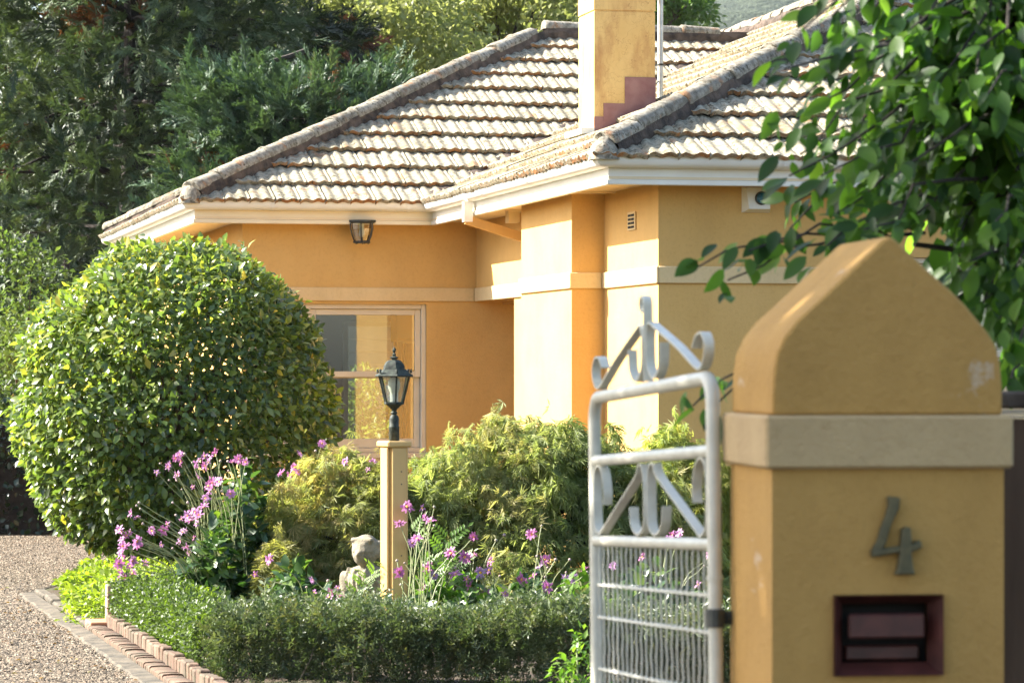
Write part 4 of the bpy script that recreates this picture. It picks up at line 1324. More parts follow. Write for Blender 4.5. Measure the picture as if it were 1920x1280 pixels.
maple((522 - 960) / FPX * 19.5, 19.5, .17, .17, .46, 'lowest small laceleaf maple tuft just behind the box hedge', 1300,
      [(.16, .19, .05), (.21, .23, .06), (.26, .24, .08)], .30, 21)

# ---- hedges
M['boxleaf'] = leafmat('box_leaf', [(.038, .06, .018), (.06, .095, .022), (.11, .16, .03), (.19, .27, .03), (.28, .35, .04)], .45, .3, 1.6, .4)
M['rosleaf'] = leafmat('rosemary_leaf', [(.045, .07, .032), (.07, .10, .045), (.10, .13, .065), (.15, .18, .10), (.13, .13, .055)], .42, .2, 1.4, .4)
def hedge_box(path, half, height, n, surface=.5, lump=.03):
    """positions and outward directions in a clipped hedge along a path of 2-D points"""
    path = np.array(path, float); seg = path[1:] - path[:-1]; L = np.linalg.norm(seg, axis=1); cum = np.concatenate([[0], np.cumsum(L)])
    s = RNG.uniform(0, cum[-1], n); k = np.clip(np.searchsorted(cum, s) - 1, 0, len(seg) - 1)
    u = (s - cum[k]) / L[k]; p = path[k] + seg[k] * u[:, None]
    d = seg[k] / L[k][:, None]; nn = np.stack([d[:, 1], -d[:, 0]], 1)
    ang = RNG.uniform(-.15, np.pi + .15, n)
    q = 1 - np.abs(RNG.normal(size=n)) * .22 * (1 - surface) * 2
    cw = np.sign(np.cos(ang)) * np.abs(np.cos(ang)) ** .55; sw = np.sign(np.sin(ang)) * np.abs(np.sin(ang)) ** .55
    wob = 1 + lump * np.sin(s * 9) + lump * np.sin(s * 4.3 + 1) + RNG.normal(size=n) * .03
    off = half * cw * q * wob; z = height * np.maximum(.02, .25 + .75 * sw * q * wob)
    low = RNG.random(n) < .5
    z = np.where(low, RNG.uniform(.02, 1, n) * height * .85, z); off = np.where(low, np.sign(cw) * half * q * wob, off)
    pos = np.concatenate([p + nn * off[:, None], z[:, None]], 1)
    out = np.concatenate([nn * (cw)[:, None], np.where(low, .15, sw)[:, None]], 1)
    return pos, unit(out)
def box_hedge():
    a, b = edge(3.2, .20), edge(.25, .26)
    root = empty('box_hedge', (a + b) / 2); tag(root, 'low clipped box hedge with small leaves along the gravel drive', 'hedge')
    o = np.array([(a.x + b.x) / 2, (a.y + b.y) / 2, 0])
    pos, out = hedge_box([(a.x, a.y), (b.x, b.y)], .20, .36, 21000)
    r = RNG.random(len(pos)) * .55
    fresh = (np.sin(pos[:, 0] * 5 + pos[:, 1] * 2.2) + np.sin(pos[:, 1] * 3.1 + 2) > .5) & (pos[:, 2] > .12)
    r[fresh] = .35 + RNG.random(fresh.sum()) * .65
    me = leaves_on('foliage', smallleaf_t(.6, .12), pos - o, out, .026, M['boxleaf'], 0, .9, .5, r)
    link('foliage', me, root)
    tw = MB()
    for k in range(60):
        p = a.lerp(b, random.random()) - Vector(o); q = p + Vector((random.uniform(-.15, .15), random.uniform(-.15, .15), random.uniform(.18, .32)))
        tw.tube([p, (p + q) / 2 + Vector((.02, 0, 0)), q], [.006, .005, .002], 4)
    tw.build('stem', M['bark'], root)
box_hedge()
def rosemary(path, half, height, n, label):
    root = empty('rosemary_hedge', (path[0][0], path[0][1], 0)); tag(root, label, 'hedge')
    o = np.array([path[0][0], path[0][1], 0])
    pos, out = hedge_box(path, half, height, n, .4, .05)
    pos[:, 2] += .05 * np.sin(pos[:, 0] * 6) * pos[:, 2] / height * .6
    r_ = random.Random(5); parts = [kite((0, 0, 0), (0, 1, 0), (0, 0, 1), 1, .03, 0)]
    for k in range(11):
        y = .1 + .85 * k / 11; a = 2.4 * k; L = .38 * (1 - .4 * y)
        parts.append(kite((0, y, 0), (math.cos(a) * .8, .65, math.sin(a) * .8), (math.sin(a), 0, -math.cos(a)), L, .10, -.1))
    t = merge_t(parts)
    n_ = len(pos); d = unit(out * .8 + np.array([0, 0, .75]) + RNG.normal(size=(n_, 3)) * .55); pos = pos + RNG.normal(size=(n_, 3)) * np.array([.03, .03, .02]) * (RNG.random((n_, 1)) < .4)
    nr = unit(RNG.normal(size=(n_, 3)))
    me = scatter_mesh('foliage', t[0], t[1], pos - o, frames(d, nr), .075 * RNG.uniform(.6, 1.4, n_) * np.where(RNG.random(n_) < .1, 1.7, 1), RNG.random(n_), M['rosleaf'])
    link('foliage', me, root)
    tw = MB()
    for k in range(260):
        i = random.randrange(n_); q = Vector(pos[i] - o) + Vector((random.uniform(-.03, .03), random.uniform(-.03, .03), random.uniform(0, .05)))
        p = Vector((q.x + random.uniform(-.2, .2), q.y + random.uniform(-.05, .2), max(.02, q.z - random.uniform(.12, .3))))
        tw.tube(branch_path(p, q, .08, 4, .08), taper(4, .004, .0015), 4)
    tw.build('stem', M['twig'], root)
rosemary([(-1.46, 16.45), (-.6, 16.15), (.3, 16.05), (1.0, 16.0), (1.75, 16.0)], .27, .38, 10500, 'shaggy grey green rosemary hedge along the front of the bed')

# ---- broad leaf clumps and ground cover
def clump(name, label, cat, X, Y, rx, ry, h, n, tmpl, size, mat_, droop=.3, hollow=.5, group=None, shade=None):
    root = empty(name, (X, Y, 0)); tag(root, label, cat, group)
    u = rdir(n); u[:, 2] = np.abs(u[:, 2])
    q = 1 - np.abs(RNG.normal(size=n)) * .3 * (1 - hollow)
    w_ = 1 + .12 * np.sin(u[:, 0] * 6 + X * 3) + .1 * np.sin(u[:, 1] * 5 + u[:, 2] * 7)
    pos = np.stack([u[:, 0] * rx * q * w_, u[:, 1] * ry * q * w_, np.maximum(.02, u[:, 2] * h * q * w_)], 1)
    low = RNG.random(n) < .35; pos[low, 2] = RNG.uniform(.02, .8, low.sum()) * pos[low, 2]
    me = leaves_on('foliage', tmpl, pos, unit(u * np.array([1, 1, .5])), size, mat_, droop, .7, .8)
    link('foliage', me, root)
    st_ = MB()
    for k in range(22):
        i = random.randrange(n); p = Vector(pos[i])
        st_.tube([(p.x * .25, p.y * .25, 0), (p.x * .6, p.y * .6, p.z * .65), p], [.006, .005, .003], 4)
    st_.build('stem', M['stem'], root)
    return root
M['limeleaf'] = leafmat('lime_leaf', [(.14, .20, .02), (.20, .27, .03), (.26, .31, .04), (.12, .19, .03)], .5, .4, 1.4, .4)
M['anemleaf'] = leafmat('anemone_leaf', [(.022, .05, .018), (.03, .07, .022), (.045, .09, .03), (.07, .13, .035), (.13, .19, .03)], .38, .3, 1.6, .5)
M['brightleaf'] = leafmat('bright_leaf', [(.06, .13, .02), (.10, .19, .03), (.15, .24, .035), (.08, .15, .03)], .45, .4, 1.5, .4)
L1 = leaf_t(.6, .08, .12)
c = edge(5.0, .50); clump('lime_groundcover', 'lime green ground cover spilling over the drive edge by the stub', 'ground cover', c.x, c.y, .55, 1.5, .26, 5200, smallleaf_t(.6, .1), .045, M['limeleaf'], .1)
c = edge(3.9, .75); clump('lime_groundcover', 'second lime ground cover patch behind the box hedge end', 'ground cover', c.x, c.y, .38, .5, .40, 2200, smallleaf_t(.6, .1), .045, M['limeleaf'], .1)
c = edge(7.0, .55); clump('lime_groundcover', 'farthest lime ground cover patch under the camellia bush', 'ground cover', c.x, c.y, .5, .9, .2, 2600, smallleaf_t(.6, .1), .05, M['limeleaf'], .1)
FOL = []
def fol(px, Y, rx, h, n, label, mat='anemleaf', size=.085, ry=None, t=L1):
    clump('leafy_clump', label, 'leafy plant', (px - 960) / FPX * Y, Y, rx, ry or rx * .8, h, n, t, size, M[mat], .35, .35)
fol(455, 20.0, .25, .90, 1500, 'tall dark broad leaved clump between the pink flowers and yellow maple')
fol(395, 19.6, .22, .58, 900, 'dark leafy clump at the foot of the pink flowers left of the maple')
fol(555, 19.2, .28, .38, 800, 'low leafy clump behind the hedge in front of the small maple', 'anemleaf', .08)
fol(845, 18.0, .26, .42, 950, 'bright leafy clump right beside the lamp post', 'brightleaf', .075)
fol(985, 18.3, .28, .38, 900, 'low dark leafy clump under the large maple', 'anemleaf', .08)
fol(1085, 18.0, .26, .38, 850, 'low bright leafy clump behind the hedge next to the gate', 'brightleaf', .075)
fol(1230, 18.2, .36, .42, 1200, 'low leafy clump seen through the gate mesh', 'anemleaf', .08)
fol(655, 18.0, .18, .24, 260, 'small leafy clump in front of the stone statue', 'brightleaf', .06)
fol(1085, 14.9, .14, .36, 420, 'small bright shrub at the near right end of the hedge beside the gate', 'brightleaf', .045, t=smallleaf_t(.5, .08))
# shoots with paired leaflets
def shoots(label, base, tips, size):
    root = empty('leafy_shoot', base); tag(root, label, 'shoot')
    b = Vector(base); t = pinnate_t(5); pos = []; ds = []; nr = []
    st_ = MB()
    for tp in tips:
        tp = Vector(tp) - b
        path = branch_path((0, 0, 0), tp, .12, 6, .02); st_.tube(path, taper(6, .005, .002), 5)
        for i in range(2, 6):
            for s in (-1, 1):
                pos.append(path[i]); dd = (path[i] - path[i - 1]).normalized(); ds.append(dd * .6 + Vector((s * .8, random.uniform(-.5, .1), random.uniform(-.1, .4)))); nr.append((random.uniform(-.3, .3), -.7, .7))
    me = scatter_mesh('foliage', t[0], t[1], np.array(pos), frames(np.array(ds), np.array(nr)), size * RNG.uniform(.8, 1.2, len(pos)), RNG.random(len(pos)), M['brightleaf'])
    link('foliage', me, root); st_.build('stem', M['stem'], root)
shoots('bright green shoots with paired leaflets crossing the stone statue', at(640, 1130, 18.3) * Vector((1, 1, 0)), [at(722, 1062, 18.0), at(690, 1082, 18.1)], .10)
shoots('bright green shoots with paired leaflets rising right of the lamp post', at(800, 1130, 18.2) * Vector((1, 1, 0)), [at(770, 1000, 18.2), at(840, 1015, 18.3), at(805, 1035, 18.0), at(860, 1050, 18.1)], .13)

# ---- Japanese anemones
def flower_mesh(seed, npet=15, r=.040):
    rr = random.Random(seed); mb = MB()
    for k in range(npet):
        a = 2 * math.pi * k / npet * (1 if k % 2 else 1) + rr.uniform(-.2, .2); el = R(rr.uniform(-12, 30)) if k % 2 else R(rr.uniform(10, 55))
        L = r * rr.uniform(.75, 1.08); w_ = r * .17
        d = Vector((math.cos(a) * math.cos(el), math.sin(a) * math.cos(el), math.sin(el))); s = Vector((-math.sin(a), math.cos(a), 0)); n_ = s.cross(d)
        p0 = d * (r * .14); m_ = d * (L * .6) + n_ * (-.06 * r); t_ = d * L - Vector((0, 0, .10 * r))
        mb.add([p0 - s * w_ * .5, p0 + s * w_ * .5, m_ + s * w_, m_ - s * w_, t_ + s * w_ * .55, t_ - s * w_ * .55], [(0, 1, 2, 3), (3, 2, 4, 5)], 0)
    mb.lathe([(r * .20, r * .04), (r * .19, r * .16), (r * .09, r * .22), (0, r * .23)], 7, mi=1)
    return mb.mesh('flower', [M['petal'], M['pollen']])
def petalmat():
    m, nt, p = newmat('anemone_petal')
    oi = nt.nodes.new('ShaderNodeObjectInfo')
    c = ramp(nt, oi.outputs['Random'], [(0, (.36, .10, .26)), (.3, (.48, .17, .38)), (.6, (.52, .26, .48)), (.8, (.40, .12, .30)), (1, (.40, .27, .46))])
    nt.links.new(c, p.inputs['Base Color']); p.inputs['Roughness'].default_value = .55
    t = nt.nodes.new('ShaderNodeBsdfTranslucent'); nt.links.new(c, t.inputs[0])
    ms_ = nt.nodes.new('ShaderNodeMixShader'); ms_.inputs[0].default_value = .4
    nt.links.new(p.outputs[0], ms_.inputs[1]); nt.links.new(t.outputs[0], ms_.inputs[2]); nt.links.new(ms_.outputs[0], nt.nodes['Material Output'].inputs[0])
    return m
M['petal'] = petalmat(); M['pollen'] = surf('pollen', (.70, .38, .04), (.75, .45, .06), 30, .7)
M['budm'] = surf('flower_bud', (.32, .30, .20), (.40, .26, .28), 12, .7, rand=True)
FM = [flower_mesh(k, 12 + k, .040) for k in range(5)] + [flower_mesh(9, 8, .028)]
BUD = MB().lathe([(0, -.008), (.006, -.005), (.0085, 0), (.007, .006), (0, .009)], 8).mesh('bud', M['budm'], 60)
def anemone(label, base, heads, buds, Y):
    b = Vector(base); root = empty('anemone_plant', b); tag(root, label, 'anemone', 'pink Japanese anemones in the bed')
    st_ = MB()
    for (px, py) in heads + buds:
        isb = (px, py) in buds
        p = at(px, py, Y + random.uniform(-.22, .22)) - b
        lean = Vector((p.x, p.y, 0))
        root_p = Vector((random.uniform(-.16, .12), random.uniform(-.12, .12), 0))
        mid = root_p.lerp(p, .55) + Vector((-p.x * .18, 0, .10 * p.z + .03)); q = root_p.lerp(p, .85) + Vector((-p.x * .04, 0, .07 * p.z))
        path = smoothpath([root_p, mid, q, p], 4); st_.tube(path, taper(len(path), .0034, .0018), 4)
        o = link('bud' if isb else 'flower', BUD if isb else FM[random.randrange(5) if random.random() < .85 else 5], root)
        d = (Vector((-.55, -.65, .35)) + Vector((random.gauss(0, .45), random.gauss(0, .35), random.gauss(0, .45)))).normalized()
        o.matrix_local = Matrix.Translation(p) @ d.to_track_quat('Z', 'Y').to_matrix().to_4x4() @ Matrix.Rotation(random.uniform(0, 6.28), 4, 'Z') @ Matrix.Diagonal((*([random.uniform(.75, 1.12)] * 3), 1))
    st_.build('stems', M['stem'], root)
    lv_p = []; lv_o = []
    for k in range(170):
        a = random.uniform(0, 6.28); q = random.uniform(.04, .24); lv_p.append((math.cos(a) * q, math.sin(a) * q, random.uniform(.04, .30))); lv_o.append((math.cos(a), math.sin(a), .3))
    link('foliage', leaves_on('foliage', L1, np.array(lv_p), np.array(lv_o), .075, M['anemleaf'], .25, .5, .8), root)
Z5 = lambda L: [(200 + a / 4.267, 820 + b_ / 4.267) for a, b_ in L]
Z6 = lambda L: [(740 + a / 4.571, 880 + b_ / 4.571) for a, b_ in L]
g = lambda px, Y: ((px - 960) / FPX * Y, Y, 0)
anemone('tall pink anemone leaning left in front of the camellia bush', g(425, 20.1),
        Z5([(498, 235), (555, 165), (585, 140), (400, 280), (570, 300), (735, 185), (785, 150), (870, 118), (790, 225), (835, 165), (740, 305), (690, 395), (515, 205), (815, 200), (600, 190), (720, 215)]),
        Z5([(428, 208), (500, 340), (600, 415), (625, 130), (685, 200), (910, 190), (560, 345)]), 20.1)
anemone('pink anemone with a dense head of flowers above the dark leafy clump', g(460, 19.8),
        Z5([(875, 345), (905, 355), (830, 430), (820, 385), (990, 450), (1005, 200), (1060, 170), (1115, 195), (790, 490), (775, 560), (690, 590), (650, 625), (710, 600), (600, 650), (640, 740), (850, 360), (740, 620), (670, 660), (730, 650)]),
        Z5([(970, 190), (975, 265), (920, 430), (650, 520)]), 19.8)
anemone('pink anemone sprawling low over the stub and box hedge end', g(400, 19.5),
        Z5([(120, 750), (190, 750), (125, 820), (130, 870), (240, 830), (145, 950), (95, 1010), (205, 985), (190, 1030), (120, 1070), (150, 1120), (210, 1085), (215, 1160), (105, 740), (150, 880), (85, 1030), (130, 1090), (160, 780), (250, 850), (125, 930)]),
        Z5([(305, 1205), (320, 1110), (240, 545), (530, 885)]), 19.5)
anemone('pink anemone with scattered single flowers left of the dark leafy clump', g(440, 19.6),
        Z5([(240, 640), (365, 745), (490, 690), (460, 740), (440, 855), (610, 755), (720, 690), (590, 830), (310, 1000), (490, 1115), (630, 880), (670, 915), (650, 870), (200, 610), (385, 735), (700, 800)]),
        Z5([(260, 520), (290, 690), (530, 520), (555, 620), (270, 570)]), 19.6)
anemone('pink anemone flowering through the top of the small yellow maple', g(585, 20.75),
        [(604, 831), (566, 849), (528, 888), (553, 876), (560, 884), (628, 878), (648, 866), (690, 880), (507, 942), (660, 880), (545, 890), (700, 868)], [(592, 845), (640, 850)], 20.3)
anemone('small pink anemone low beside the stone statue', g(600, 18.6),
        [(507, 1048), (479, 1076), (588, 1085), (590, 1110), (622, 1108), (634, 1102), (618, 1120), (640, 1118), (1, 1)][:-1], [(615, 1088), (575, 1100)], 18.6)
anemone('pink anemone whose flowers overlap the lamp post', g(790, 17.7),
        Z6([(108, 320), (40, 450), (270, 400), (300, 440), (240, 330), (195, 595), (150, 630), (485, 720), (605, 750), (680, 575), (40, 880), (285, 425)]),
        Z6([(20, 780), (85, 800), (55, 985), (340, 320), (340, 480), (10, 880)]), 17.7)
anemone('fading mauve pink anemone low in front of the large maple', g(905, 18.0),
        Z6([(685, 730), (825, 790), (720, 865), (810, 860), (280, 850), (340, 905), (520, 900), (620, 940), (655, 1000), (240, 1025), (350, 1085), (790, 1060), (950, 1060), (900, 1190), (740, 880), (635, 765)]),
        Z6([(940, 560), (870, 605), (520, 840), (900, 910)]), 18.0)
anemone('pink anemone with upright seed heads beside the large maple trunk', g(1030, 18.1),
        Z6([(1180, 555), (1290, 770), (1250, 830), (1095, 940), (1190, 920), (1305, 1010), (1455, 940), (1180, 1140), (1630, 860), (1525, 930), (1110, 955), (1300, 1030)]),
        Z6([(1260, 480), (1380, 770), (1500, 770), (1470, 880), (1310, 840), (1220, 740), (1650, 880), (1290, 920)]), 18.1)
anemone('pink anemone seen through the gate scrollwork', g(1240, 18.4),
        [(1262, 1003), (1275, 1000), (1255, 1010), (1335, 1040), (1310, 1095), (1205, 1045), (1150, 1060), (1290, 1130), (1240, 1150)], [(1180, 1080), (1320, 1060)], 18.4)

# ---- clipped ivy hedge far left
root = empty('ivy_hedge', (-6.2, 31.0, 0)); tag(root, 'dark ivy covered hedge at the far end of the drive', 'hedge')
pos, out = hedge_box([(-10.5, 31.3), (-6.5, 31.1), (-3.9, 31.0)], .35, 1.36, 9000, .5)
link('foliage', leaves_on('foliage', smallleaf_t(.7, .08), pos - np.array([-6.2, 31, 0]), out, .07, leafmat('ivy_leaf', [(.010, .022, .010), (.016, .034, .014), (.028, .05, .02)], .35, .15), .5, .6, .4), root)
MB().box(-4.2, 2.2, -.1, .25, 0, 1.05).build('dark_core', M['darkbark'], root)  # solid dark box filling the inside of the hedge

# ---- background trees
def broadleaf(name, label, cat, X, Y, h, rad, zc, n, cols, leaf=.12, trunk=.16, bark='bark', trans=.45, squash=.8, clumps=34, rough=.5):
    root = empty(name, (X, Y, 0)); tag(root, label, cat)
    mat_ = leafmat(label.split()[0] + '_crown_leaf', cols, rough, trans, 1.5, .4, (1.05, 1.1, .75))
    cc = []
    for k in range(clumps):
        u = Vector((random.gauss(0, 1), random.gauss(0, 1), random.gauss(0, 1))).normalized() * (random.random() ** .45) * rad
        cc.append((u.x, u.y, zc + u.z * squash, rad * random.uniform(.20, .38), random.random()))
    P_ = []; O_ = []; R_ = []
    for (x, y, z, s, c_) in cc:
        m = n // clumps; u = rdir(m); q = np.abs(RNG.normal(size=(m, 1))) * .25
        P_.append(np.array([x, y, z]) + u * s * (1 - q) * np.array([1, 1, .75])); O_.append(u); R_.append(np.clip(c_ * .45 + RNG.random(m) * .55, 0, 1))
    pos = np.concatenate(P_); out = np.concatenate(O_); rn = np.concatenate(R_)
    k = pos[:, 2] > .05; pos, out, rn = pos[k], out[k], rn[k]
    link('crown', leaves_on('crown', smallleaf_t(.55, .1), pos, out, leaf, mat_, .35, .8, .6, rn), root)
    tr = MB(); fk = Vector((0, 0, max(.3, zc - rad * squash * .7)))
    tr.tube(branch_path((0, 0, 0), fk, 0, 5, .02), taper(5, trunk, trunk * .75), 9)
    for (x, y, z, s, c_) in cc[::2]:
        tr.tube(branch_path(fk, (x, y, z), .03, 5, .05), taper(5, trunk * .4, trunk * .08), 5)
    tr.build('trunk', M[bark], root)
YG = [(.17, .20, .06), (.23, .25, .08), (.29, .30, .11), (.16, .19, .07), (.34, .32, .13)]
MG = [(.07, .12, .03), (.11, .16, .035), (.15, .20, .045), (.08, .13, .035)]
broadleaf('backdrop_tree', 'hazy green tree mass filling gaps far behind the chimney', 'tree', 1.8, 120, 20, 6.5, 14.0, 16000, MG, .30)
broadleaf('backdrop_tree', 'hazy yellow green tree mass far behind the roof hip', 'tree', -7.0, 112, 20, 7.0, 12.0, 16000, YG, .30)
broadleaf('backdrop_tree', 'sunny yellow green tree behind the conifer and the roof hip', 'tree', -3.6, 66, 12, 3.4, 8.6, 20000, YG, .17)
broadleaf('backdrop_tree', 'pale lime tree behind the middle of the roof hip', 'tree', -.3, 72, 13, 3.2, 9.6, 18000, YG, .17)
broadleaf('backdrop_tree', 'mid green tree with pale trunk just left of the chimney', 'tree', 1.0, 80, 15, 2.6, 10.6, 8000, MG, .15, .11, 'palebark')
broadleaf('backdrop_tree', 'green tree behind the antenna mast right of the chimney', 'tree', 4.3, 88, 14, 1.25, 11.8, 4200, [(.06, .12, .025), (.09, .16, .03), (.12, .20, .04)], .15, .12)
broadleaf('backdrop_tree', 'olive tree low behind the roof ridge', 'tree', -7.5, 74, 12, 4, 7.5, 9000, MG, .16)
broadleaf('garden_shrub', 'sunlit green shrub behind the camellia bush under the conifer', 'shrub', -5.5, 36.5, 3, 1.5, 1.5, 6500, [(.03, .055, .015), (.05, .08, .02), (.10, .14, .03), (.14, .17, .04)], .085, .06, squash=1.0)
broadleaf('garden_shrub', 'bright shrub left of the conifer trunk at the picture edge', 'shrub', -7.6, 40.0, 4, 2.0, 2.0, 7000, [(.06, .11, .02), (.10, .16, .03), (.16, .22, .04)], .10, .07, squash=1.0)

broadleaf('garden_shrub', 'green shrub behind the house seen through the far window of the room', 'shrub', -1.75, 39.6, 2, .9, .62, 3600, [(.08, .14, .03), (.14, .20, .04), (.20, .26, .06)], .09, .05, squash=1.0)
def conifer(label, X, Y, rad, zlo, zhi, n_cl, per, cols, seed, spray=.42, upright=.3, taper_=.5, brown=.03):
    root = empty('conifer_tree', (X, Y, 0)); tag(root, label, 'conifer')
    rr = np.random.default_rng(seed)
    mat_ = leafmat('conifer_needles_%d' % seed, cols + [(.16, .06, .025)], .5, .18, 1.4, .4)
    mes = []; tips = []
    for s in range(3):
        t = spray_t(seed + s)
        P_ = []; D_ = []; N_ = []; R_ = []
        for k in range(n_cl // 3):
            z = zlo + (zhi - zlo) * rr.random() ** .85; rm = rad * (1 - taper_ * (z - zlo) / (zhi + 3 - zlo))
            a = rr.uniform(0, 2 * np.pi); q = rm * (rr.random() ** .38)
            c_ = np.array([np.cos(a) * q, np.sin(a) * q, z]); o_ = np.array([np.cos(a), np.sin(a), 0])
            tips.append(c_); cr = rr.random()
            br = rr.random() < brown
            m = per
            d = unit(o_ * .9 + rr.normal(size=(m, 3)) * .75 + np.array([0, 0, upright + rr.uniform(-.5, .4)]))
            P_.append(c_ + d * rr.uniform(0, .22, (m, 1)) + rr.normal(size=(m, 3)) * np.array([.17, .17, .12])); D_.append(d)
            N_.append(unit(np.array([0, 0, 1.]) + rr.normal(size=(m, 3)) * .6))
            R_.append(np.full(m, 1.0) if br else np.clip(cr * .4 + rr.random(m) * .4, 0, .82))
        P_, D_, N_, R_ = map(np.concatenate, (P_, D_, N_, R_))
        mes.append(scatter_mesh('crown', t[0], t[1], P_, frames(D_, N_), spray * rr.uniform(.6, 1.25, len(P_)), R_, mat_))
    join_meshes('crown', mes, root)
    tr = MB(); tr.tube(branch_path((0, 0, 0), (0, 0, zhi - .3), 0, 8, .004), taper(8, .26, .10), 12)
    for c_ in tips[::5]:
        c_ = Vector(c_); tr.tube(branch_path((0, 0, c_.z + random.uniform(-.3, .5)), c_, .06, 6, .03), taper(6, .045, .008), 5)
    tr.build('trunk', M['darkbark'], root)
CG = [(.028, .044, .022), (.05, .075, .036), (.085, .122, .056), (.165, .20, .095)]
DG = [(.012, .02, .012), (.018, .03, .017), (.03, .048, .026)]
conifer('big dark weeping conifer filling the upper left behind the house', -5.7, 48.0, 3.3, 2.7, 9.0, 320, 16, CG, 31, .46, .15)
conifer('dark conifer with drooping branches at the left picture edge', -9.4, 55.0, 3.0, 1.2, 10.0, 230, 18, CG, 41, .54, -.3)
conifer('blue green bushy conifer right behind the left end of the roof', -2.75, 42.5, 1.85, 2.8, 5.35, 210, 16, [(.045, .08, .05), (.065, .11, .062), (.10, .155, .085)], 51, .40, .75, .7, .01)
conifer('farther dark conifer standing behind the big weeping one', -8.8, 64.0, 4.8, 1.0, 11.5, 330, 12, DG, 61, .62, .1)
conifer('farther dark conifer standing left behind the blue green one', -5.2, 63.0, 3.4, 1.0, 8.6, 220, 12, DG, 71, .62, .1)

# ---- foreground tree behind the pillar
def near_tree():
    bx_, by_ = 1.62, 8.6
    root = empty('garden_tree', (bx_, by_, 0)); tag(root, 'dark trunked broadleaf tree whose leafy branches hang behind the gate pillar', 'tree')
    b = Vector((bx_, by_, 0))
    tr = MB()
    tp = [Vector((0, 0, 0)), Vector((-.03, 0, 1.2)), Vector((-.10, 0, 1.9)), Vector((-.22, .02, 2.35)), Vector((-.30, .05, 3.2))]
    tr.tube(smoothpath(tp, 4), taper(17, .14, .09), 10)
    mat_ = leafmat('tree_leaf', [(.018, .045, .010), (.032, .074, .014), (.05, .11, .018), (.08, .155, .022), (.04, .09, .016), (.13, .22, .03)], .42, .5, 2.3, .35)
    P_ = []; D_ = []; N_ = []; R_ = []; S_ = []
    rr = random.Random(4)
    tips = [(1790, 560), (1765, 520), (1830, 600), (1868, 655), (1850, 560), (1805, 500), (1895, 560), (1912, 640), (1893, 720), (1925, 590), (1365, 525), (1300, 760), (1330, 770), (1310, 500), (1405, 470), (1480, 330), (1462, 225), (1470, 130), (1500, 60), (1520, 200), (1480, 430), (1540, 330), (1560, 120), (1600, 30), (1600, 250), (1570, 400), (1640, 350), (1650, 160), (1700, 60), (1690, 270), (1720, 400), (1750, 180), (1760, 330), (1790, 60), (1800, 440), (1820, 250), (1840, 520), (1870, 600), (1860, 420), (1900, 690), (1890, 350), (1905, 500), (1910, 200), (1890, 80), (1640, 20), (1700, 130), (1780, 120), (1850, 10), (1620, 430), (1540, 470), (1900, 620), (1740, 20), (1660, 250), (1830, 150), (1740, 250), (1590, 330), (1810, 340), (1530, 270), (1770, 470), (1880, 260), (1860, 330), (1850, 180), (1500, 290), (1490, 380), (1680, 330), (1600, 180), (1560, 30), (1830, 430)]
    for (px, py) in tips:
        Y = by_ + rr.uniform(-.95, .55)
        if px < 1420: Y = 7.75
        p1 = at(px, py, Y) - b
        zh = min(3.1, max(1.3, p1.z + rr.uniform(.05, .5)))
        p0 = Vector((-.05 - .09 * max(0, zh - 1.2), 0, zh))
        if px < 1420 and py > 600: p0 = Vector((-.62, -.35, 1.85)); 
        elif px < 1420: p0 = Vector((-.55, -.3, 1.95))
        path = branch_path(p0, p1, .05, 8, .03)
        tr.tube(path, taper(8, .005 if px < 1420 else .009, .0025), 5)
        for i in range(2, 8):
            for s in range(7 if px > 1460 else (1 if i < 5 else 3)):
                d = (path[i] - path[i - 1]).normalized()
                side = Vector((rr.gauss(0, .6), rr.gauss(0, .6), rr.gauss(-.15, .45)))
                P_.append(path[i] + Vector((rr.gauss(0, .025), rr.gauss(0, .03), rr.gauss(0, .02)))); D_.append((d * .7 + side + Vector((-.1, 0, -.45))).normalized())
                N_.append((rr.gauss(-.2, .5), rr.gauss(-.45, .4), rr.gauss(.7, .35))); R_.append(rr.random() ** 1.6); S_.append(rr.uniform(.038, .092))
    tr.tube(branch_path((-.10, 0, 1.75), (-.58, -.32, 1.92), .05, 6, .02), taper(6, .016, .007), 6)
    for k in range(74):                      # unseen overhead branches added to shade the pillar, and the dense right side
        if k < 10: p1 = Vector((rr.uniform(-.8, 1.6), rr.uniform(-3.5, .6), rr.uniform(3.0, 4.3)))
        else: p1 = at(rr.uniform(1700, 1990), rr.uniform(20, 420), by_ + rr.uniform(-.5, .8)) - b
        path = branch_path((-.28, .04, 3.0) if k < 10 else (-.2, 0, 2.4), p1, .06, 8, .03)
        tr.tube(path, taper(8, .03 if k < 10 else .012, .004), 5)
        for i in range(2, 8):
            for s in range(9 if k < 10 else 4):
                P_.append(path[i] + Vector((rr.gauss(0, .13), rr.gauss(0, .13), rr.gauss(0, .09))) * (1 if k < 10 else .5)); D_.append(Vector((rr.gauss(-.1, .6), rr.gauss(0, .6), rr.gauss(-.4, .4))).normalized())
                N_.append((rr.gauss(-.1, .4), rr.gauss(-.2, .4), 1)); R_.append(rr.random()); S_.append(rr.uniform(.09, .15))
    keepi = []
    for i_, p_ in enumerate(P_):             # pruned clear of the alarm box
        w_ = p_ + b; px_ = 960 + w_.x / w_.y * FPX; py_ = 690 - (w_.z - ZC) / w_.y * FPX
        keepi.append(not ((px_ < 1470 and 300 < py_ < 430) or (px_ < 1440 and py_ < 430)))
    P_, D_, N_, R_, S_ = [[q_ for q_, kk in zip(L_, keepi) if kk] for L_ in (P_, D_, N_, R_, S_)]
    n_ = 6; V_ = []; F_ = []
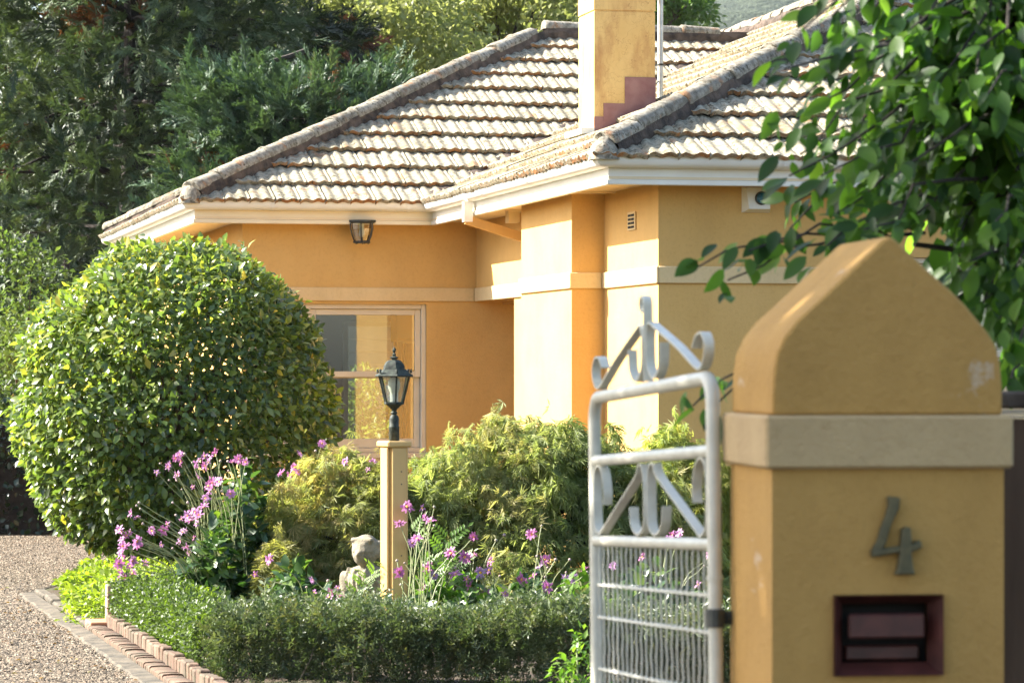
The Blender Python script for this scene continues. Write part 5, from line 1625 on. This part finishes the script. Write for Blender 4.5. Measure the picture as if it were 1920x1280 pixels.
    for i in range(n_ + 1):          # finer leaf outline for the near tree
        u = i / n_; w_ = .235 * math.sin(math.pi * u ** .85) ** .8 if 0 < u < 1 else 0
        V_ += [(-w_, u, .06 * math.sin(math.pi * u) - .13 * u * u), (0, u, -.13 * u * u), (w_, u, .06 * math.sin(math.pi * u) - .13 * u * u)]
    for i in range(n_):
        for c_ in (0, 1): F_.append((i * 3 + c_, i * 3 + c_ + 1, i * 3 + 4 + c_, i * 3 + 3 + c_))
    me = scatter_mesh('crown', V_, F_, np.array([tuple(p) for p in P_]), frames(np.array([tuple(p) for p in D_]), np.array(N_)), np.array(S_), np.array(R_), mat_, smooth=True)
    link('crown', me, root)
    tr.build('trunk', M['darkbark'], root)
near_tree()

# ---- street tree left of the picture that shades gate and pillar
broadleaf('shade_tree', 'tall street tree left of the gate whose shade falls on gate and pillar', 'tree', -6.2, 7.6, 9, 2.7, 6.8, 15000, MG, .17, .2, squash=.95, clumps=50)

broadleaf('shade_tree', 'broad unseen tree added behind the viewer to shade the pillar front', 'tree', 4.6, -2.6, 9, 4.6, 6.2, 15000, MG, .22, .22, squash=.55, clumps=60)  # unseen tree added to keep sky light off the pillar's front

# ---- fallen leaves
n = 260
dd = RNG.uniform(-1, 8, n); ww = RNG.uniform(.34, 1.2, n) ** 1.3
pos = np.array([tuple(edge(a, -b_, .018)) for a, b_ in zip(dd, ww)])
me = scatter_mesh('fallen_leaves', *smallleaf_t(.55, .15), pos, frames(rdir(n, .1), np.tile([0, 0, 1.], (n, 1)) + RNG.normal(size=(n, 3)) * .3), RNG.uniform(.02, .045, n), RNG.random(n),
                  leafmat('fallen_leaf', [(.10, .05, .02), (.20, .10, .03), (.30, .17, .06), (.14, .15, .03)], .7, .1))
tag(link('fallen_leaves', me), 'dry fallen leaves scattered along the edge of the gravel', 'fallen leaves', kind='stuff')

# ---- air
hb = MB().box(-830, 830, -830, 830, -1.0, 78.0).build('haze', [])
hm = bpy.data.materials.new('haze_air'); hm.use_nodes = True
hn = hm.node_tree; hn.nodes.clear()
ho = hn.nodes.new('ShaderNodeOutputMaterial'); hv = hn.nodes.new('ShaderNodeVolumePrincipled')
hv.inputs['Color'].default_value = (.86, .92, 1.0, 1); hv.inputs['Density'].default_value = .00006; hv.inputs['Anisotropy'].default_value = .2
hn.links.new(hv.outputs[0], ho.inputs['Volume'])
hb.data.materials.append(hm)
tag(hb, 'thin pale haze in the air before the far hills', 'haze', kind='stuff')
